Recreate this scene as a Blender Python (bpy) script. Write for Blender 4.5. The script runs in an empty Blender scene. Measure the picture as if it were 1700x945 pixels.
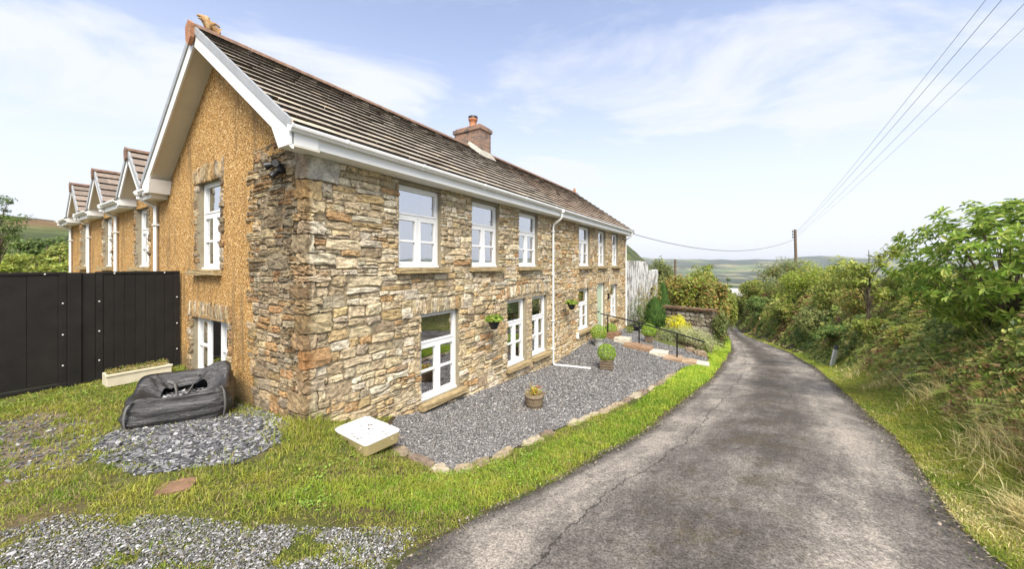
import bpy, bmesh, math, random
import numpy as np
from mathutils import Vector, Matrix

SC = bpy.context.scene
COL = SC.collection
R = math.radians
rng = np.random.default_rng(7)
random.seed(7)

# ------------------------------------------------------------------ camera, world, sun, exposure
FPX, HOR, CAMZ = 600.0, 440.0, 2.25          # focal length in photo pixels, horizon row, camera height
cam_d = bpy.data.cameras.new('camera')
cam = bpy.data.objects.new('camera', cam_d)
COL.objects.link(cam)
cam.location = (0, 0, CAMZ)
cam.rotation_euler = (R(90), 0, 0)
cam_d.sensor_width = 36
cam_d.lens = 36 * FPX / 1700
cam_d.shift_y = -(472.5 - HOR) / 1700
cam_d.clip_start, cam_d.clip_end = 0.05, 20000
SC.camera = cam

SUN_DIR = Vector((0.10, -0.66, 0.82)).normalized()      # towards the sun: behind and right of the camera
sun_el = math.asin(SUN_DIR.z)
sun_az = math.atan2(SUN_DIR.x, SUN_DIR.y)
wd = bpy.data.worlds.new('World')
SC.world = wd
wd.use_nodes = True
nt = wd.node_tree
for n in list(nt.nodes): nt.nodes.remove(n)
def N(tree, typ, **kw):
    n = tree.nodes.new(typ)
    for k, v in kw.items(): setattr(n, k, v)
    return n
sky = N(nt, 'ShaderNodeTexSky', sky_type='NISHITA', sun_disc=False, sun_elevation=sun_el, sun_rotation=sun_az)
sky.air_density, sky.dust_density, sky.ozone_density = 1.0, 0.6, 1.6
tc = N(nt, 'ShaderNodeTexCoord')
sep = N(nt, 'ShaderNodeSeparateXYZ'); nt.links.new(tc.outputs['Generated'], sep.inputs[0])
# flatten the direction on to a cloud layer: (x, y) / (z + 0.12)
addz = N(nt, 'ShaderNodeMath', operation='ADD'); nt.links.new(sep.outputs['Z'], addz.inputs[0]); addz.inputs[1].default_value = 0.16
mx = N(nt, 'ShaderNodeMath', operation='MAXIMUM'); nt.links.new(addz.outputs[0], mx.inputs[0]); mx.inputs[1].default_value = 0.05
vx = N(nt, 'ShaderNodeMath', operation='DIVIDE'); nt.links.new(sep.outputs['X'], vx.inputs[0]); nt.links.new(mx.outputs[0], vx.inputs[1])
vy = N(nt, 'ShaderNodeMath', operation='DIVIDE'); nt.links.new(sep.outputs['Y'], vy.inputs[0]); nt.links.new(mx.outputs[0], vy.inputs[1])
cmb = N(nt, 'ShaderNodeCombineXYZ'); nt.links.new(vx.outputs[0], cmb.inputs[0]); nt.links.new(vy.outputs[0], cmb.inputs[1])
mp = N(nt, 'ShaderNodeMapping'); nt.links.new(cmb.outputs[0], mp.inputs[0])
mp.inputs['Rotation'].default_value = (0, 0, R(-35)); mp.inputs['Scale'].default_value = (0.62, 1.25, 1); mp.inputs['Location'].default_value = (5.6, 0.3, 0)
cn = N(nt, 'ShaderNodeTexNoise'); nt.links.new(mp.outputs[0], cn.inputs['Vector'])
cn.inputs['Scale'].default_value = 1.15; cn.inputs['Detail'].default_value = 9; cn.inputs['Roughness'].default_value = 0.60; cn.inputs['Distortion'].default_value = 0.7
cr = N(nt, 'ShaderNodeMapRange', interpolation_type='SMOOTHSTEP'); nt.links.new(cn.outputs['Fac'], cr.inputs['Value'])
cr.inputs['From Min'].default_value = 0.37; cr.inputs['From Max'].default_value = 0.66
cr.inputs['To Min'].default_value = 0.0; cr.inputs['To Max'].default_value = 0.95
# thicker veil towards the horizon
hz = N(nt, 'ShaderNodeMapRange', interpolation_type='SMOOTHSTEP'); nt.links.new(sep.outputs['Z'], hz.inputs['Value'])
hz.inputs['From Min'].default_value = -0.05; hz.inputs['From Max'].default_value = 0.64
hz.inputs['To Min'].default_value = 1.0; hz.inputs['To Max'].default_value = 0.16
mxf = N(nt, 'ShaderNodeMath', operation='MAXIMUM'); nt.links.new(hz.outputs[0], mxf.inputs[0]); nt.links.new(cr.outputs[0], mxf.inputs[1])
skyb = N(nt, 'ShaderNodeMix', data_type='RGBA', blend_type='MULTIPLY'); skyb.inputs['Factor'].default_value = 1.0
nt.links.new(sky.outputs[0], skyb.inputs['A']); skyb.inputs['B'].default_value = (2.25, 1.95, 1.95, 1)
mixc = N(nt, 'ShaderNodeMix', data_type='RGBA'); nt.links.new(mxf.outputs[0], mixc.inputs['Factor'])
nt.links.new(skyb.outputs['Result'], mixc.inputs['A']); mixc.inputs['B'].default_value = (6.6, 6.85, 7.55, 1)
bg = N(nt, 'ShaderNodeBackground'); nt.links.new(mixc.outputs['Result'], bg.inputs['Color']); bg.inputs['Strength'].default_value = 0.086
wo = N(nt, 'ShaderNodeOutputWorld'); nt.links.new(bg.outputs[0], wo.inputs[0])

sl = bpy.data.lights.new('sun', 'SUN'); sl.energy = 4.3; sl.angle = R(34); sl.color = (1.0, 0.94, 0.84)
sun = bpy.data.objects.new('sun', sl); COL.objects.link(sun)
sun.rotation_euler = (-SUN_DIR).to_track_quat('-Z', 'Y').to_euler()
vs = SC.view_settings
vs.view_transform = 'Standard'; vs.look = 'None'; vs.gamma = 1; vs.exposure = 0.75; vs.use_curve_mapping = False
SC.cycles.max_bounces = 6; SC.cycles.diffuse_bounces = 3; SC.cycles.glossy_bounces = 3
SC.cycles.transparent_max_bounces = 8; SC.cycles.transmission_bounces = 4; SC.cycles.volume_bounces = 0
SC.cycles.use_adaptive_sampling = True

# ------------------------------------------------------------------ helpers
def vnoise(x, y, seed=0):
    """smooth value noise in [-1, 1], vectorised"""
    x = np.asarray(x, float); y = np.asarray(y, float)
    xi = np.floor(x).astype(np.int64); yi = np.floor(y).astype(np.int64)
    fx = x - xi; fy = y - yi
    fx = fx * fx * (3 - 2 * fx); fy = fy * fy * (3 - 2 * fy)
    def h(a, b):
        n = (a * 374761393 + b * 668265263 + seed * 1442695041) & 0x7fffffff
        n = ((n ^ (n >> 13)) * 1274126177) & 0x7fffffff
        n = (n ^ (n >> 16)) & 0x7fffffff
        return n / 0x7fffffff * 2 - 1
    return (h(xi, yi) * (1 - fx) + h(xi + 1, yi) * fx) * (1 - fy) + (h(xi, yi + 1) * (1 - fx) + h(xi + 1, yi + 1) * fx) * fy
def fbm(x, y, seed=0, oct=3):
    v = 0; a = 1; t = 0
    for k in range(oct):
        v = v + a * vnoise(np.asarray(x) * 2 ** k, np.asarray(y) * 2 ** k, seed + k * 17); t += a; a *= .5
    return v / t
def sst(a, b, x):
    t = np.clip((np.asarray(x, float) - a) / (b - a), 0, 1)
    return t * t * (3 - 2 * t)
def unit(v): 
    v = np.asarray(v, float)
    return v / (np.linalg.norm(v, axis=-1, keepdims=True) + 1e-12)

class MB:
    """collects geometry (and a colour per vertex) that build() links as ONE mesh object"""
    def __init__(self): self.V = []; self.F = []; self.C = []; self.S = []; self.n = 0
    def add(self, V, F, col=(1, 1, 1), smooth=False):
        V = np.asarray(V, float).reshape(-1, 3)
        c = np.asarray(col, float)
        if c.ndim == 1: c = np.tile(c, (len(V), 1))
        for f in (F if isinstance(F, (list, tuple)) and len(F) and isinstance(F[0], np.ndarray) else self._group(F)):
            self.F.append(np.asarray(f, np.int64) + self.n); self.S.append(smooth)
        self.V.append(V); self.C.append(c); self.n += len(V)
    def _group(self, F):
        d = {}
        for f in F: d.setdefault(len(f), []).append(f)
        return [np.array(v) for v in d.values()]
    def box(self, x0, x1, y0, y1, z0, z1, col=(1, 1, 1), M=None):
        V = np.array([(x, y, z) for x in (x0, x1) for y in (y0, y1) for z in (z0, z1)], float)
        if M is not None: V = np.array([M @ Vector(v) for v in V])
        self.add(V, [(0, 1, 3, 2), (4, 6, 7, 5), (0, 4, 5, 1), (2, 3, 7, 6), (0, 2, 6, 4), (1, 5, 7, 3)], col)
    def bevbox(self, x0, x1, y0, y1, z0, z1, b=.006, col=(1, 1, 1), M=None):
        """box with chamfered edges"""
        V = []; idx = {}
        X = (x0, x1); Y = (y0, y1); Z = (z0, z1)
        for i in (0, 1):
            for j in (0, 1):
                for k in (0, 1):
                    sx, sy, sz = (1 - 2 * i), (1 - 2 * j), (1 - 2 * k)
                    for ax in range(3):
                        p = [X[i] + sx * b, Y[j] + sy * b, Z[k] + sz * b]
                        p[ax] = (X[i], Y[j], Z[k])[ax]
                        idx[(i, j, k, ax)] = len(V); V.append(p)
        F = []
        for i in (0, 1):
            q = [idx[(i, j, k, 0)] for j, k in ((0, 0), (0, 1), (1, 1), (1, 0))]; F.append(q if i == 0 else q[::-1])
            q = [idx[(j, i, k, 1)] for j, k in ((0, 0), (1, 0), (1, 1), (0, 1))]; F.append(q if i == 0 else q[::-1])
            q = [idx[(j, k, i, 2)] for j, k in ((0, 0), (0, 1), (1, 1), (1, 0))]; F.append(q if i == 0 else q[::-1])
        for i in (0, 1):
            for j in (0, 1):
                F.append([idx[(i, j, 0, 0)], idx[(i, j, 1, 0)], idx[(i, j, 1, 1)], idx[(i, j, 0, 1)]])
                F.append([idx[(i, 0, j, 0)], idx[(i, 1, j, 0)], idx[(i, 1, j, 2)], idx[(i, 0, j, 2)]])
                F.append([idx[(0, i, j, 1)], idx[(1, i, j, 1)], idx[(1, i, j, 2)], idx[(0, i, j, 2)]])
                for k in (0, 1): F.append([idx[(i, j, k, 0)], idx[(i, j, k, 1)], idx[(i, j, k, 2)]])
        V = np.array(V, float)
        if M is not None: V = np.array([M @ Vector(v) for v in V])
        self.add(V, F, col)
    def tube(self, P, r, n=8, col=(1, 1, 1), cap=True, smooth=True):
        P = np.asarray(P, float); r = np.broadcast_to(np.asarray(r, float), (len(P),))
        T = unit(np.gradient(P, axis=0))
        ref = np.array([0, 0, 1.]) if abs(T[0, 2]) < .9 else np.array([1., 0, 0])
        V = []; a = np.linspace(0, 2 * math.pi, n, endpoint=False)
        for p, t, rr in zip(P, T, r):
            s = unit(np.cross(t, ref)); u = np.cross(s, t); ref = u
            V.append(p + rr * (np.cos(a)[:, None] * s + np.sin(a)[:, None] * u))
        V = np.concatenate(V); F = []
        for i in range(len(P) - 1):
            for j in range(n): F.append((i * n + j, i * n + (j + 1) % n, (i + 1) * n + (j + 1) % n, (i + 1) * n + j))
        self.add(V, F, col, smooth)
        if cap:
            k = len(P) - 1
            self.add(V[:n], [tuple(range(n))[::-1]], col); self.add(V[k * n:], [tuple(range(n))], col)
    def lathe(self, prof, n=24, c=(0, 0, 0), col=(1, 1, 1), smooth=True, wob=0):
        prof = np.asarray(prof, float); a = np.linspace(0, 2 * math.pi, n, endpoint=False); V = []
        for r, z in prof: V.append(np.stack([c[0] + r * np.cos(a), c[1] + r * np.sin(a), np.full(n, c[2] + z)], 1))
        V = np.concatenate(V)
        if wob: V[:, :2] += wob * np.stack([vnoise(V[:, 0] * 9, V[:, 2] * 9, 3), vnoise(V[:, 1] * 9, V[:, 2] * 9, 4)], 1)
        F = []
        for i in range(len(prof) - 1):
            for j in range(n): F.append((i * n + j, i * n + (j + 1) % n, (i + 1) * n + (j + 1) % n, (i + 1) * n + j))
        self.add(V, F, col, smooth)
    def build(self, name, mat, parent=None):
        me = bpy.data.meshes.new(name)
        V = np.concatenate(self.V); C = np.concatenate(self.C)
        cnt = np.concatenate([np.full(len(f), f.shape[1]) for f in self.F])
        lp = np.concatenate([f.ravel() for f in self.F])
        sm = np.concatenate([np.full(len(f), s) for f, s in zip(self.F, self.S)])
        me.vertices.add(len(V)); me.vertices.foreach_set('co', V.ravel().astype(np.float32))
        me.loops.add(len(lp)); me.loops.foreach_set('vertex_index', lp.astype(np.int32))
        me.polygons.add(len(cnt))
        st = np.concatenate([[0], np.cumsum(cnt)[:-1]])
        me.polygons.foreach_set('loop_start', st.astype(np.int32))
        me.polygons.foreach_set('use_smooth', sm)
        me.update(calc_edges=True)
        at = me.attributes.new('col', 'FLOAT_COLOR', 'POINT')
        at.data.foreach_set('color', np.concatenate([C, np.ones((len(C), 1))], 1).ravel().astype(np.float32))
        me.materials.append(mat)
        o = bpy.data.objects.new(name, me); COL.objects.link(o)
        if parent is not None: o.parent = parent
        return o

def tag(o, label=None, cat=None, group=None, kind=None):
    if label: o['label'] = label
    if cat: o['category'] = cat
    if group: o['group'] = group
    if kind: o['kind'] = kind
    return o
def thing(name, label, cat, loc=(0, 0, 0), rz=0, group=None):
    o = bpy.data.objects.new(name, None); COL.objects.link(o)
    o.location = loc; o.rotation_euler = (0, 0, rz); o.empty_display_size = .2
    return tag(o, label, cat, group)

def _cube(cuts):
    bm = bmesh.new(); bmesh.ops.create_cube(bm, size=1)
    bmesh.ops.subdivide_edges(bm, edges=bm.edges[:], cuts=cuts, use_grid_fill=True)
    bm.verts.index_update()
    V = np.array([v.co[:] for v in bm.verts]); F = np.array([[v.index for v in f.verts] for f in bm.faces]); bm.free()
    return V, F
CUBE2 = _cube(2); CUBE4 = _cube(4)
def rough_block(mb, c, size, jit=.012, col=(1, 1, 1), M=None, tmpl=CUBE2, round_=.12, smooth=False):
    V, F = tmpl
    size = np.asarray(size, float)
    P = V.copy()
    e = (np.abs(P) > .49).sum(1)                     # 3 corner, 2 edge, 1 face
    P[e == 3] *= (1 - round_ * .75); P[e == 2] *= (1 - round_ * .4)
    P = P * size + rng.uniform(-jit, jit, P.shape)
    P = P + np.asarray(c, float)
    if M is not None: P = np.array([M @ Vector(p) for p in P])
    mb.add(P, [F], np.clip(np.asarray(col) * rng.uniform(.93, 1.07, (len(P), 1)), 0, 1), smooth)

# ------------------------------------------------------------------ materials
MATS = {}
def mat(name, base=(.5, .5, .5), rough=.7, attr=False, metal=0, spec=.4, noise=None, bump=None, noise2=None):
    """procedural principled material; noise=(scale, dark factor, light factor), noise2=(scale, colour, lo, hi) stain, bump=(scale, strength, dist)"""
    m = bpy.data.materials.new(name); m.use_nodes = True; t = m.node_tree
    b = t.nodes['Principled BSDF']
    b.inputs['Roughness'].default_value = rough; b.inputs['Metallic'].default_value = metal
    b.inputs['Specular IOR Level'].default_value = spec
    co = N(t, 'ShaderNodeTexCoord')
    if attr:
        a = N(t, 'ShaderNodeAttribute', attribute_name='col'); out = a.outputs['Color']
    else:
        a = N(t, 'ShaderNodeRGB'); a.outputs[0].default_value = (*base, 1); out = a.outputs[0]
    if noise:
        n = N(t, 'ShaderNodeTexNoise'); t.links.new(co.outputs['Object'], n.inputs['Vector'])
        n.inputs['Scale'].default_value = noise[0]; n.inputs['Detail'].default_value = 6; n.inputs['Roughness'].default_value = .65
        r = N(t, 'ShaderNodeMapRange'); t.links.new(n.outputs['Fac'], r.inputs['Value'])
        r.inputs['From Min'].default_value = .3; r.inputs['From Max'].default_value = .7
        r.inputs['To Min'].default_value = noise[1]; r.inputs['To Max'].default_value = noise[2]
        mm = N(t, 'ShaderNodeVectorMath', operation='SCALE'); t.links.new(out, mm.inputs[0]); t.links.new(r.outputs[0], mm.inputs['Scale']); out = mm.outputs[0]
    for st in ([noise2] if noise2 and not isinstance(noise2, list) else (noise2 or [])):
        n = N(t, 'ShaderNodeTexNoise'); t.links.new(co.outputs['Object'], n.inputs['Vector'])
        n.inputs['Scale'].default_value = st[0]; n.inputs['Detail'].default_value = 7; n.inputs['Roughness'].default_value = .7
        r = N(t, 'ShaderNodeMapRange', interpolation_type='SMOOTHSTEP'); t.links.new(n.outputs['Fac'], r.inputs['Value'])
        r.inputs['From Min'].default_value = st[2]; r.inputs['From Max'].default_value = st[3]
        if len(st) > 4: r.inputs['To Max'].default_value = st[4]
        mm = N(t, 'ShaderNodeMix', data_type='RGBA'); t.links.new(r.outputs[0], mm.inputs['Factor']); t.links.new(out, mm.inputs['A'])
        mm.inputs['B'].default_value = (*st[1], 1); out = mm.outputs['Result']
    t.links.new(out, b.inputs['Base Color'])
    if bump:
        n = N(t, 'ShaderNodeTexNoise'); t.links.new(co.outputs['Object'], n.inputs['Vector'])
        n.inputs['Scale'].default_value = bump[0]; n.inputs['Detail'].default_value = 7; n.inputs['Roughness'].default_value = .7
        u = N(t, 'ShaderNodeBump'); u.inputs['Strength'].default_value = bump[1]; u.inputs['Distance'].default_value = bump[2]
        t.links.new(n.outputs['Fac'], u.inputs['Height']); t.links.new(u.outputs[0], b.inputs['Normal'])
    MATS[name] = m
    return m

M_STONE = mat('rubble_stone', rough=.9, attr=True, spec=.2, noise=(11, .55, 1.42), bump=(16, 1.0, .030),
              noise2=[(4, (.46, .26, .08), .58, .72, .55), (17, (.055, .042, .028), .575, .66, .8), (8, (.58, .50, .36), .59, .68, .65)])
M_MORTAR = mat('lime_mortar', (.30, .235, .145), .95, spec=.15, noise=(20, .5, 1.25), bump=(45, .8, .012))
M_SILL = mat('weathered_sill', (.33, .25, .13), .9, spec=.2, noise=(9, .7, 1.25), bump=(40, .6, .008), noise2=(12, (.10, .09, .06), .6, .75))
M_REVEAL = mat('cement_reveal', (.27, .235, .165), .92, spec=.2, noise=(5, .8, 1.15), bump=(60, .3, .004))
M_WHITE = mat('white_upvc', (.79, .79, .77), .32, noise=(3, .92, 1.02), noise2=(9, (.42, .40, .32), .60, .78, .5))
M_WHITEB = mat('white_trim', (.78, .78, .75), .42, noise=(2.2, .92, 1.03), noise2=(3.5, (.55, .56, .48), .62, .8, .5))
M_SOFFIT = mat('cream_soffit', (.62, .58, .48), .6, noise=(2, .92, 1.05))
M_VERGE = mat('grey_verge', (.33, .34, .345), .5, noise=(6, .85, 1.1))
M_RIDGE = mat('weathered_ridge', (.20, .12, .08), .85, noise=(10, .6, 1.3), bump=(40, .5, .006), noise2=(7, (.36, .33, .25), .58, .72, .7))
M_TERRA = mat('terracotta', (.36, .17, .085), .8, noise=(12, .6, 1.3), bump=(40, .5, .006), noise2=(9, (.42, .36, .22), .6, .72, .7))
M_TILE = mat('concrete_roof_tile', rough=.88, attr=True, spec=.2, noise=(16, .72, 1.22), bump=(60, .6, .006), noise2=[(9, (.07, .06, .042), .57, .70, .75), (30, (.46, .43, .36), .66, .74, .6)])
M_BUTT = mat('moss_shade_tile_edge', (.022, .018, .014), .95, noise=(18, .6, 1.7), bump=(50, .6, .01))  # edge colour holds painted butt shade as well as moss
M_BLACK = mat('black_metal', (.012, .012, .013), .42)
M_BRICK = None
M_WOODPOLE = mat('weathered_pole', (.16, .115, .075), .9, noise=(6, .7, 1.3))
M_BARREL = mat('old_oak', (.20, .15, .09), .9, noise=(14, .6, 1.3), bump=(30, .6, .006), noise2=(6, (.09, .11, .05), .55, .7, .6))
M_SLAB = mat('paving_slab', rough=.9, attr=True, noise=(12, .8, 1.15), bump=(40, .4, .006), noise2=(7, (.14, .12, .09), .62, .75, .6))
M_ROCK = mat('mossy_stone', rough=.92, attr=True, noise=(10, .6, 1.3), bump=(25, .8, .015), noise2=[(5, (.10, .11, .025), .52, .64, .85)])
M_BARK = mat('bark', (.13, .10, .07), .9, noise=(20, .6, 1.3), bump=(30, .6, .01))
M_WIRE = mat('black_wire', (.16, .16, .17), .6)

def leafmat(name, rough=.55, trans=.35):
    m = bpy.data.materials.new(name); m.use_nodes = True; t = m.node_tree
    b = t.nodes['Principled BSDF']; a = N(t, 'ShaderNodeAttribute', attribute_name='col')
    t.links.new(a.outputs['Color'], b.inputs['Base Color']); b.inputs['Roughness'].default_value = rough
    b.inputs['Specular IOR Level'].default_value = .35
    tr = N(t, 'ShaderNodeBsdfTranslucent'); t.links.new(a.outputs['Color'], tr.inputs['Color'])
    mx = N(t, 'ShaderNodeMixShader'); mx.inputs[0].default_value = trans
    t.links.new(b.outputs[0], mx.inputs[1]); t.links.new(tr.outputs[0], mx.inputs[2])
    t.links.new(mx.outputs[0], t.nodes['Material Output'].inputs['Surface'])
    return m
M_LEAF = leafmat('leaf', .5, .42)
M_GRASS = leafmat('grass_blade', .6, .35)

def glassmat():
    m = bpy.data.materials.new('window_glass'); m.use_nodes = True; t = m.node_tree
    for n in list(t.nodes):
        if n.type != 'OUTPUT_MATERIAL': t.nodes.remove(n)
    tr = N(t, 'ShaderNodeBsdfTransparent'); tr.inputs['Color'].default_value = (.85, .88, .86, 1)
    gl = N(t, 'ShaderNodeBsdfGlossy'); gl.inputs['Roughness'].default_value = .015; gl.inputs['Color'].default_value = (.95, .97, 1, 1)
    fr = N(t, 'ShaderNodeFresnel'); fr.inputs['IOR'].default_value = 1.5
    mr = N(t, 'ShaderNodeMapRange'); t.links.new(fr.outputs[0], mr.inputs['Value'])
    mr.inputs['From Min'].default_value = .04; mr.inputs['From Max'].default_value = .6; mr.inputs['To Min'].default_value = .60; mr.inputs['To Max'].default_value = .95
    mx = N(t, 'ShaderNodeMixShader'); t.links.new(mr.outputs[0], mx.inputs[0]); t.links.new(tr.outputs[0], mx.inputs[1]); t.links.new(gl.outputs[0], mx.inputs[2])
    t.links.new(mx.outputs[0], t.nodes['Material Output'].inputs['Surface'])
    return m
M_GLASS = glassmat()
M_ROOM = mat('dark_room', (.035, .032, .03), .9)
M_BLIND = mat('cream_blind', (.62, .58, .45), .8)
M_CURT = mat('curtain', (.50, .43, .30), .9, noise=(8, .6, 1.2))

def pebbledash():
    m = bpy.data.materials.new('ochre_pebbledash'); m.use_nodes = True; t = m.node_tree; b = t.nodes['Principled BSDF']
    b.inputs['Roughness'].default_value = .9; b.inputs['Specular IOR Level'].default_value = .2
    co = N(t, 'ShaderNodeTexCoord')
    v = N(t, 'ShaderNodeTexVoronoi'); v.inputs['Scale'].default_value = 48; t.links.new(co.outputs['Object'], v.inputs['Vector'])
    s = N(t, 'ShaderNodeSeparateColor'); t.links.new(v.outputs['Color'], s.inputs[0])
    r = N(t, 'ShaderNodeValToRGB'); t.links.new(s.outputs[0], r.inputs[0])
    e = r.color_ramp.elements
    e[0].position = 0; e[0].color = (.10, .05, .016, 1); e[1].position = 1; e[1].color = (.72, .53, .28, 1)
    k = e.new(.25); k.color = (.35, .19, .058, 1)
    k = e.new(.7); k.color = (.46, .265, .088, 1)
    n = N(t, 'ShaderNodeTexNoise'); n.inputs['Scale'].default_value = 1.3; n.inputs['Detail'].default_value = 5; t.links.new(co.outputs['Object'], n.inputs['Vector'])
    mr = N(t, 'ShaderNodeMapRange'); t.links.new(n.outputs['Fac'], mr.inputs['Value']); mr.inputs['To Min'].default_value = .9; mr.inputs['To Max'].default_value = 1.3
    mm = N(t, 'ShaderNodeVectorMath', operation='SCALE'); t.links.new(r.outputs[0], mm.inputs[0]); t.links.new(mr.outputs[0], mm.inputs['Scale'])
    mp2 = N(t, 'ShaderNodeMapping'); mp2.inputs['Scale'].default_value = (3.2, 3.2, .35); t.links.new(co.outputs['Object'], mp2.inputs[0])
    ns = N(t, 'ShaderNodeTexNoise'); ns.inputs['Scale'].default_value = 1.5; ns.inputs['Detail'].default_value = 6; t.links.new(mp2.outputs[0], ns.inputs['Vector'])
    rs = N(t, 'ShaderNodeMapRange', interpolation_type='SMOOTHSTEP'); t.links.new(ns.outputs['Fac'], rs.inputs['Value']); rs.inputs['From Min'].default_value = .50; rs.inputs['From Max'].default_value = .74; rs.inputs['To Max'].default_value = .8
    ms = N(t, 'ShaderNodeMix', data_type='RGBA'); t.links.new(rs.outputs[0], ms.inputs['Factor']); t.links.new(mm.outputs[0], ms.inputs['A']); ms.inputs['B'].default_value = (.19, .125, .06, 1)
    sz_ = N(t, 'ShaderNodeSeparateXYZ'); t.links.new(co.outputs['Object'], sz_.inputs[0])
    az_ = N(t, 'ShaderNodeMath', operation='MULTIPLY_ADD'); t.links.new(n.outputs['Fac'], az_.inputs[0]); az_.inputs[1].default_value = -1.5; t.links.new(sz_.outputs[2], az_.inputs[2])
    rz_ = N(t, 'ShaderNodeMapRange', interpolation_type='SMOOTHSTEP'); t.links.new(az_.outputs[0], rz_.inputs['Value'])
    for k_, v_ in zip(('From Min', 'From Max', 'To Min', 'To Max'), (-.85, -.25, .7, 0)): rz_.inputs[k_].default_value = v_
    md = N(t, 'ShaderNodeMix', data_type='RGBA'); t.links.new(rz_.outputs[0], md.inputs['Factor']); t.links.new(ms.outputs['Result'], md.inputs['A']); md.inputs['B'].default_value = (.13, .105, .055, 1)
    t.links.new(md.outputs['Result'], b.inputs['Base Color'])
    u = N(t, 'ShaderNodeBump', invert=True); u.inputs['Strength'].default_value = .9; u.inputs['Distance'].default_value = .016
    t.links.new(v.outputs['Distance'], u.inputs['Height']); t.links.new(u.outputs[0], b.inputs['Normal'])
    return m
M_DASH = pebbledash()
# ------------------------------------------------------------------ terrain
def Pz(x, y, Z):
    Y = (CAMZ - Z) * FPX / (y - HOR)
    return ((x - 850) / FPX * Y, Y, Z)
RY = np.array([-8, 0, 2.8, 4.3, 6.2, 9, 12, 17, 26, 38, 46, 60, 90.])
RZ = np.array([.15, .02, -.1, -.24, -.44, -.9, -1.42, -2.28, -3.45, -4.6, -5.3, -6.6, -9.])
def roadz(Y): return np.interp(Y, RY, RZ)
def on_road(x, y):
    Ys = np.linspace(1, 70, 7000)
    d = roadz(Ys) - (CAMZ - (y - HOR) / FPX * Ys)
    Y = Ys[np.argmax(d > 0)]
    return ((x - 850) / FPX * Y, Y)
EL = [(-3.2, -8), (-2.6, 0.)] + [on_road(*p) for p in [(640, 945), (730, 872), (807, 834), (861, 815), (916, 793), (1000, 757), (1100, 693), (1180, 632), (1213, 592), (1214, 572), (1207, 555), (1199, 541)]]
ER = [(4.6, -8), (4.0, 0.)] + [on_road(*p) for p in [(1623, 938), (1562, 826), (1504, 745), (1450, 695), (1405, 655), (1355, 610), (1315, 587), (1270, 569), (1237, 557), (1224, 546), (1217, 538)]]
EL = np.array(EL + [(EL[-1][0] - 3, EL[-1][1] + 7), (EL[-1][0] - 14, EL[-1][1] + 16)])
ER = np.array(ER + [(ER[-1][0] - 1.2, ER[-1][1] + 6), (ER[-1][0] - 11, ER[-1][1] + 17)])
def resample(P, n):
    d = np.concatenate([[0], np.cumsum(np.linalg.norm(np.diff(P, axis=0), axis=1))])
    # smooth by cubic-ish averaging of dense linear samples
    s = np.linspace(0, d[-1], n)
    Q = np.stack([np.interp(s, d, P[:, k]) for k in (0, 1)], 1)
    for _ in range(6):
        Q[1:-1] = Q[1:-1] * .5 + (Q[:-2] + Q[2:]) * .25
    return Q
NR = 260
EL = resample(EL, NR); ER = resample(ER, NR)
def sdist(P, X, Y):
    """distance to polyline P, positive on its right-hand side (walking forward)"""
    X = np.asarray(X, float).ravel(); Y = np.asarray(Y, float).ravel()
    best = np.full(len(X), 1e9); sg = np.zeros(len(X))
    for i in range(0, len(P) - 4, 4):
        a = P[i]; b = P[min(i + 4, len(P) - 1)]; ab = b - a
        t = np.clip(((X - a[0]) * ab[0] + (Y - a[1]) * ab[1]) / (ab @ ab), 0, 1)
        dx = X - a[0] - t * ab[0]; dy = Y - a[1] - t * ab[1]
        d = np.hypot(dx, dy); cr = ab[1] * dx - ab[0] * dy
        m = d < best; best[m] = d[m]; sg[m] = np.sign(cr[m])
    return best * sg

A_YAW = math.atan(378 / 600); S_, C_ = math.sin(A_YAW), math.cos(A_YAW)
HX, HY = -3.021, 5.3                                  # house corner
def hw(u, v): return (HX + S_ * u - C_ * v, HY + C_ * u + S_ * v)
def front_u(x, v=0.0):
    k = (x - 850) / FPX; X0 = HX - C_ * v; Y0 = HY + S_ * v
    return (k * Y0 - X0) / (S_ - C_ * k)
ctrl = []
for i in range(0, NR, 9):
    for E_ in (EL, ER):
        ctrl.append((E_[i, 0], E_[i, 1], roadz(E_[i, 1])))
for u, z in [(0, -.08), (1.0, -.36), (2.3, -.70), (3.5, -.80), (5.5, -.93), (8.15, -1.14), (10.5, -1.0), (12.8, -.95), (15, -1.1), (17.6, -1.28), (20, -1.5)]:
    ctrl.append((*hw(u, -.05), z))
for v, z in [(1.0, -.13), (1.9, -.17), (3.4, -.05), (5, .04), (8, .05), (12, .05), (17, .05)]:
    ctrl.append((*hw(0, v), z))
for u, v, z in [(5, 6, -.3), (12, 6, -.6), (18, 7, -.8), (26, 6, -.8), (24, 0, -1.5), (30, 2, -1.6)]: ctrl.append((*hw(u, v), z))
ctrl += [Pz(740, 782, -.58), Pz(680, 735, -.62), Pz(870, 738, -.70), Pz(1000, 683, -.92), Pz(1100, 632, -1.2), Pz(1165, 606, -1.50),
         Pz(605, 764, -.38), Pz(520, 715, -.12), Pz(600, 830, -.2), Pz(740, 810, -.42), Pz(640, 800, -.33), (-8.3, 6, 0), (-12, 9, .05), (-6, 3, 0), (-3, 2.7, -.02), (-11, 2, .05), (-18, 12, .2), (-4, -4, .1), (-12, -4, .1),
         (9.0, 20, -1.6), (12, 30, -2.2), (8, 40, -2), (-5, 40, -1), (-25, 30, .5), Pz(1090, 568, -1.25), Pz(1150, 583, -1.42), Pz(1180, 595, -1.62), Pz(1185, 570, -1.75)]
ctrl = np.array(ctrl, float)
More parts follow.
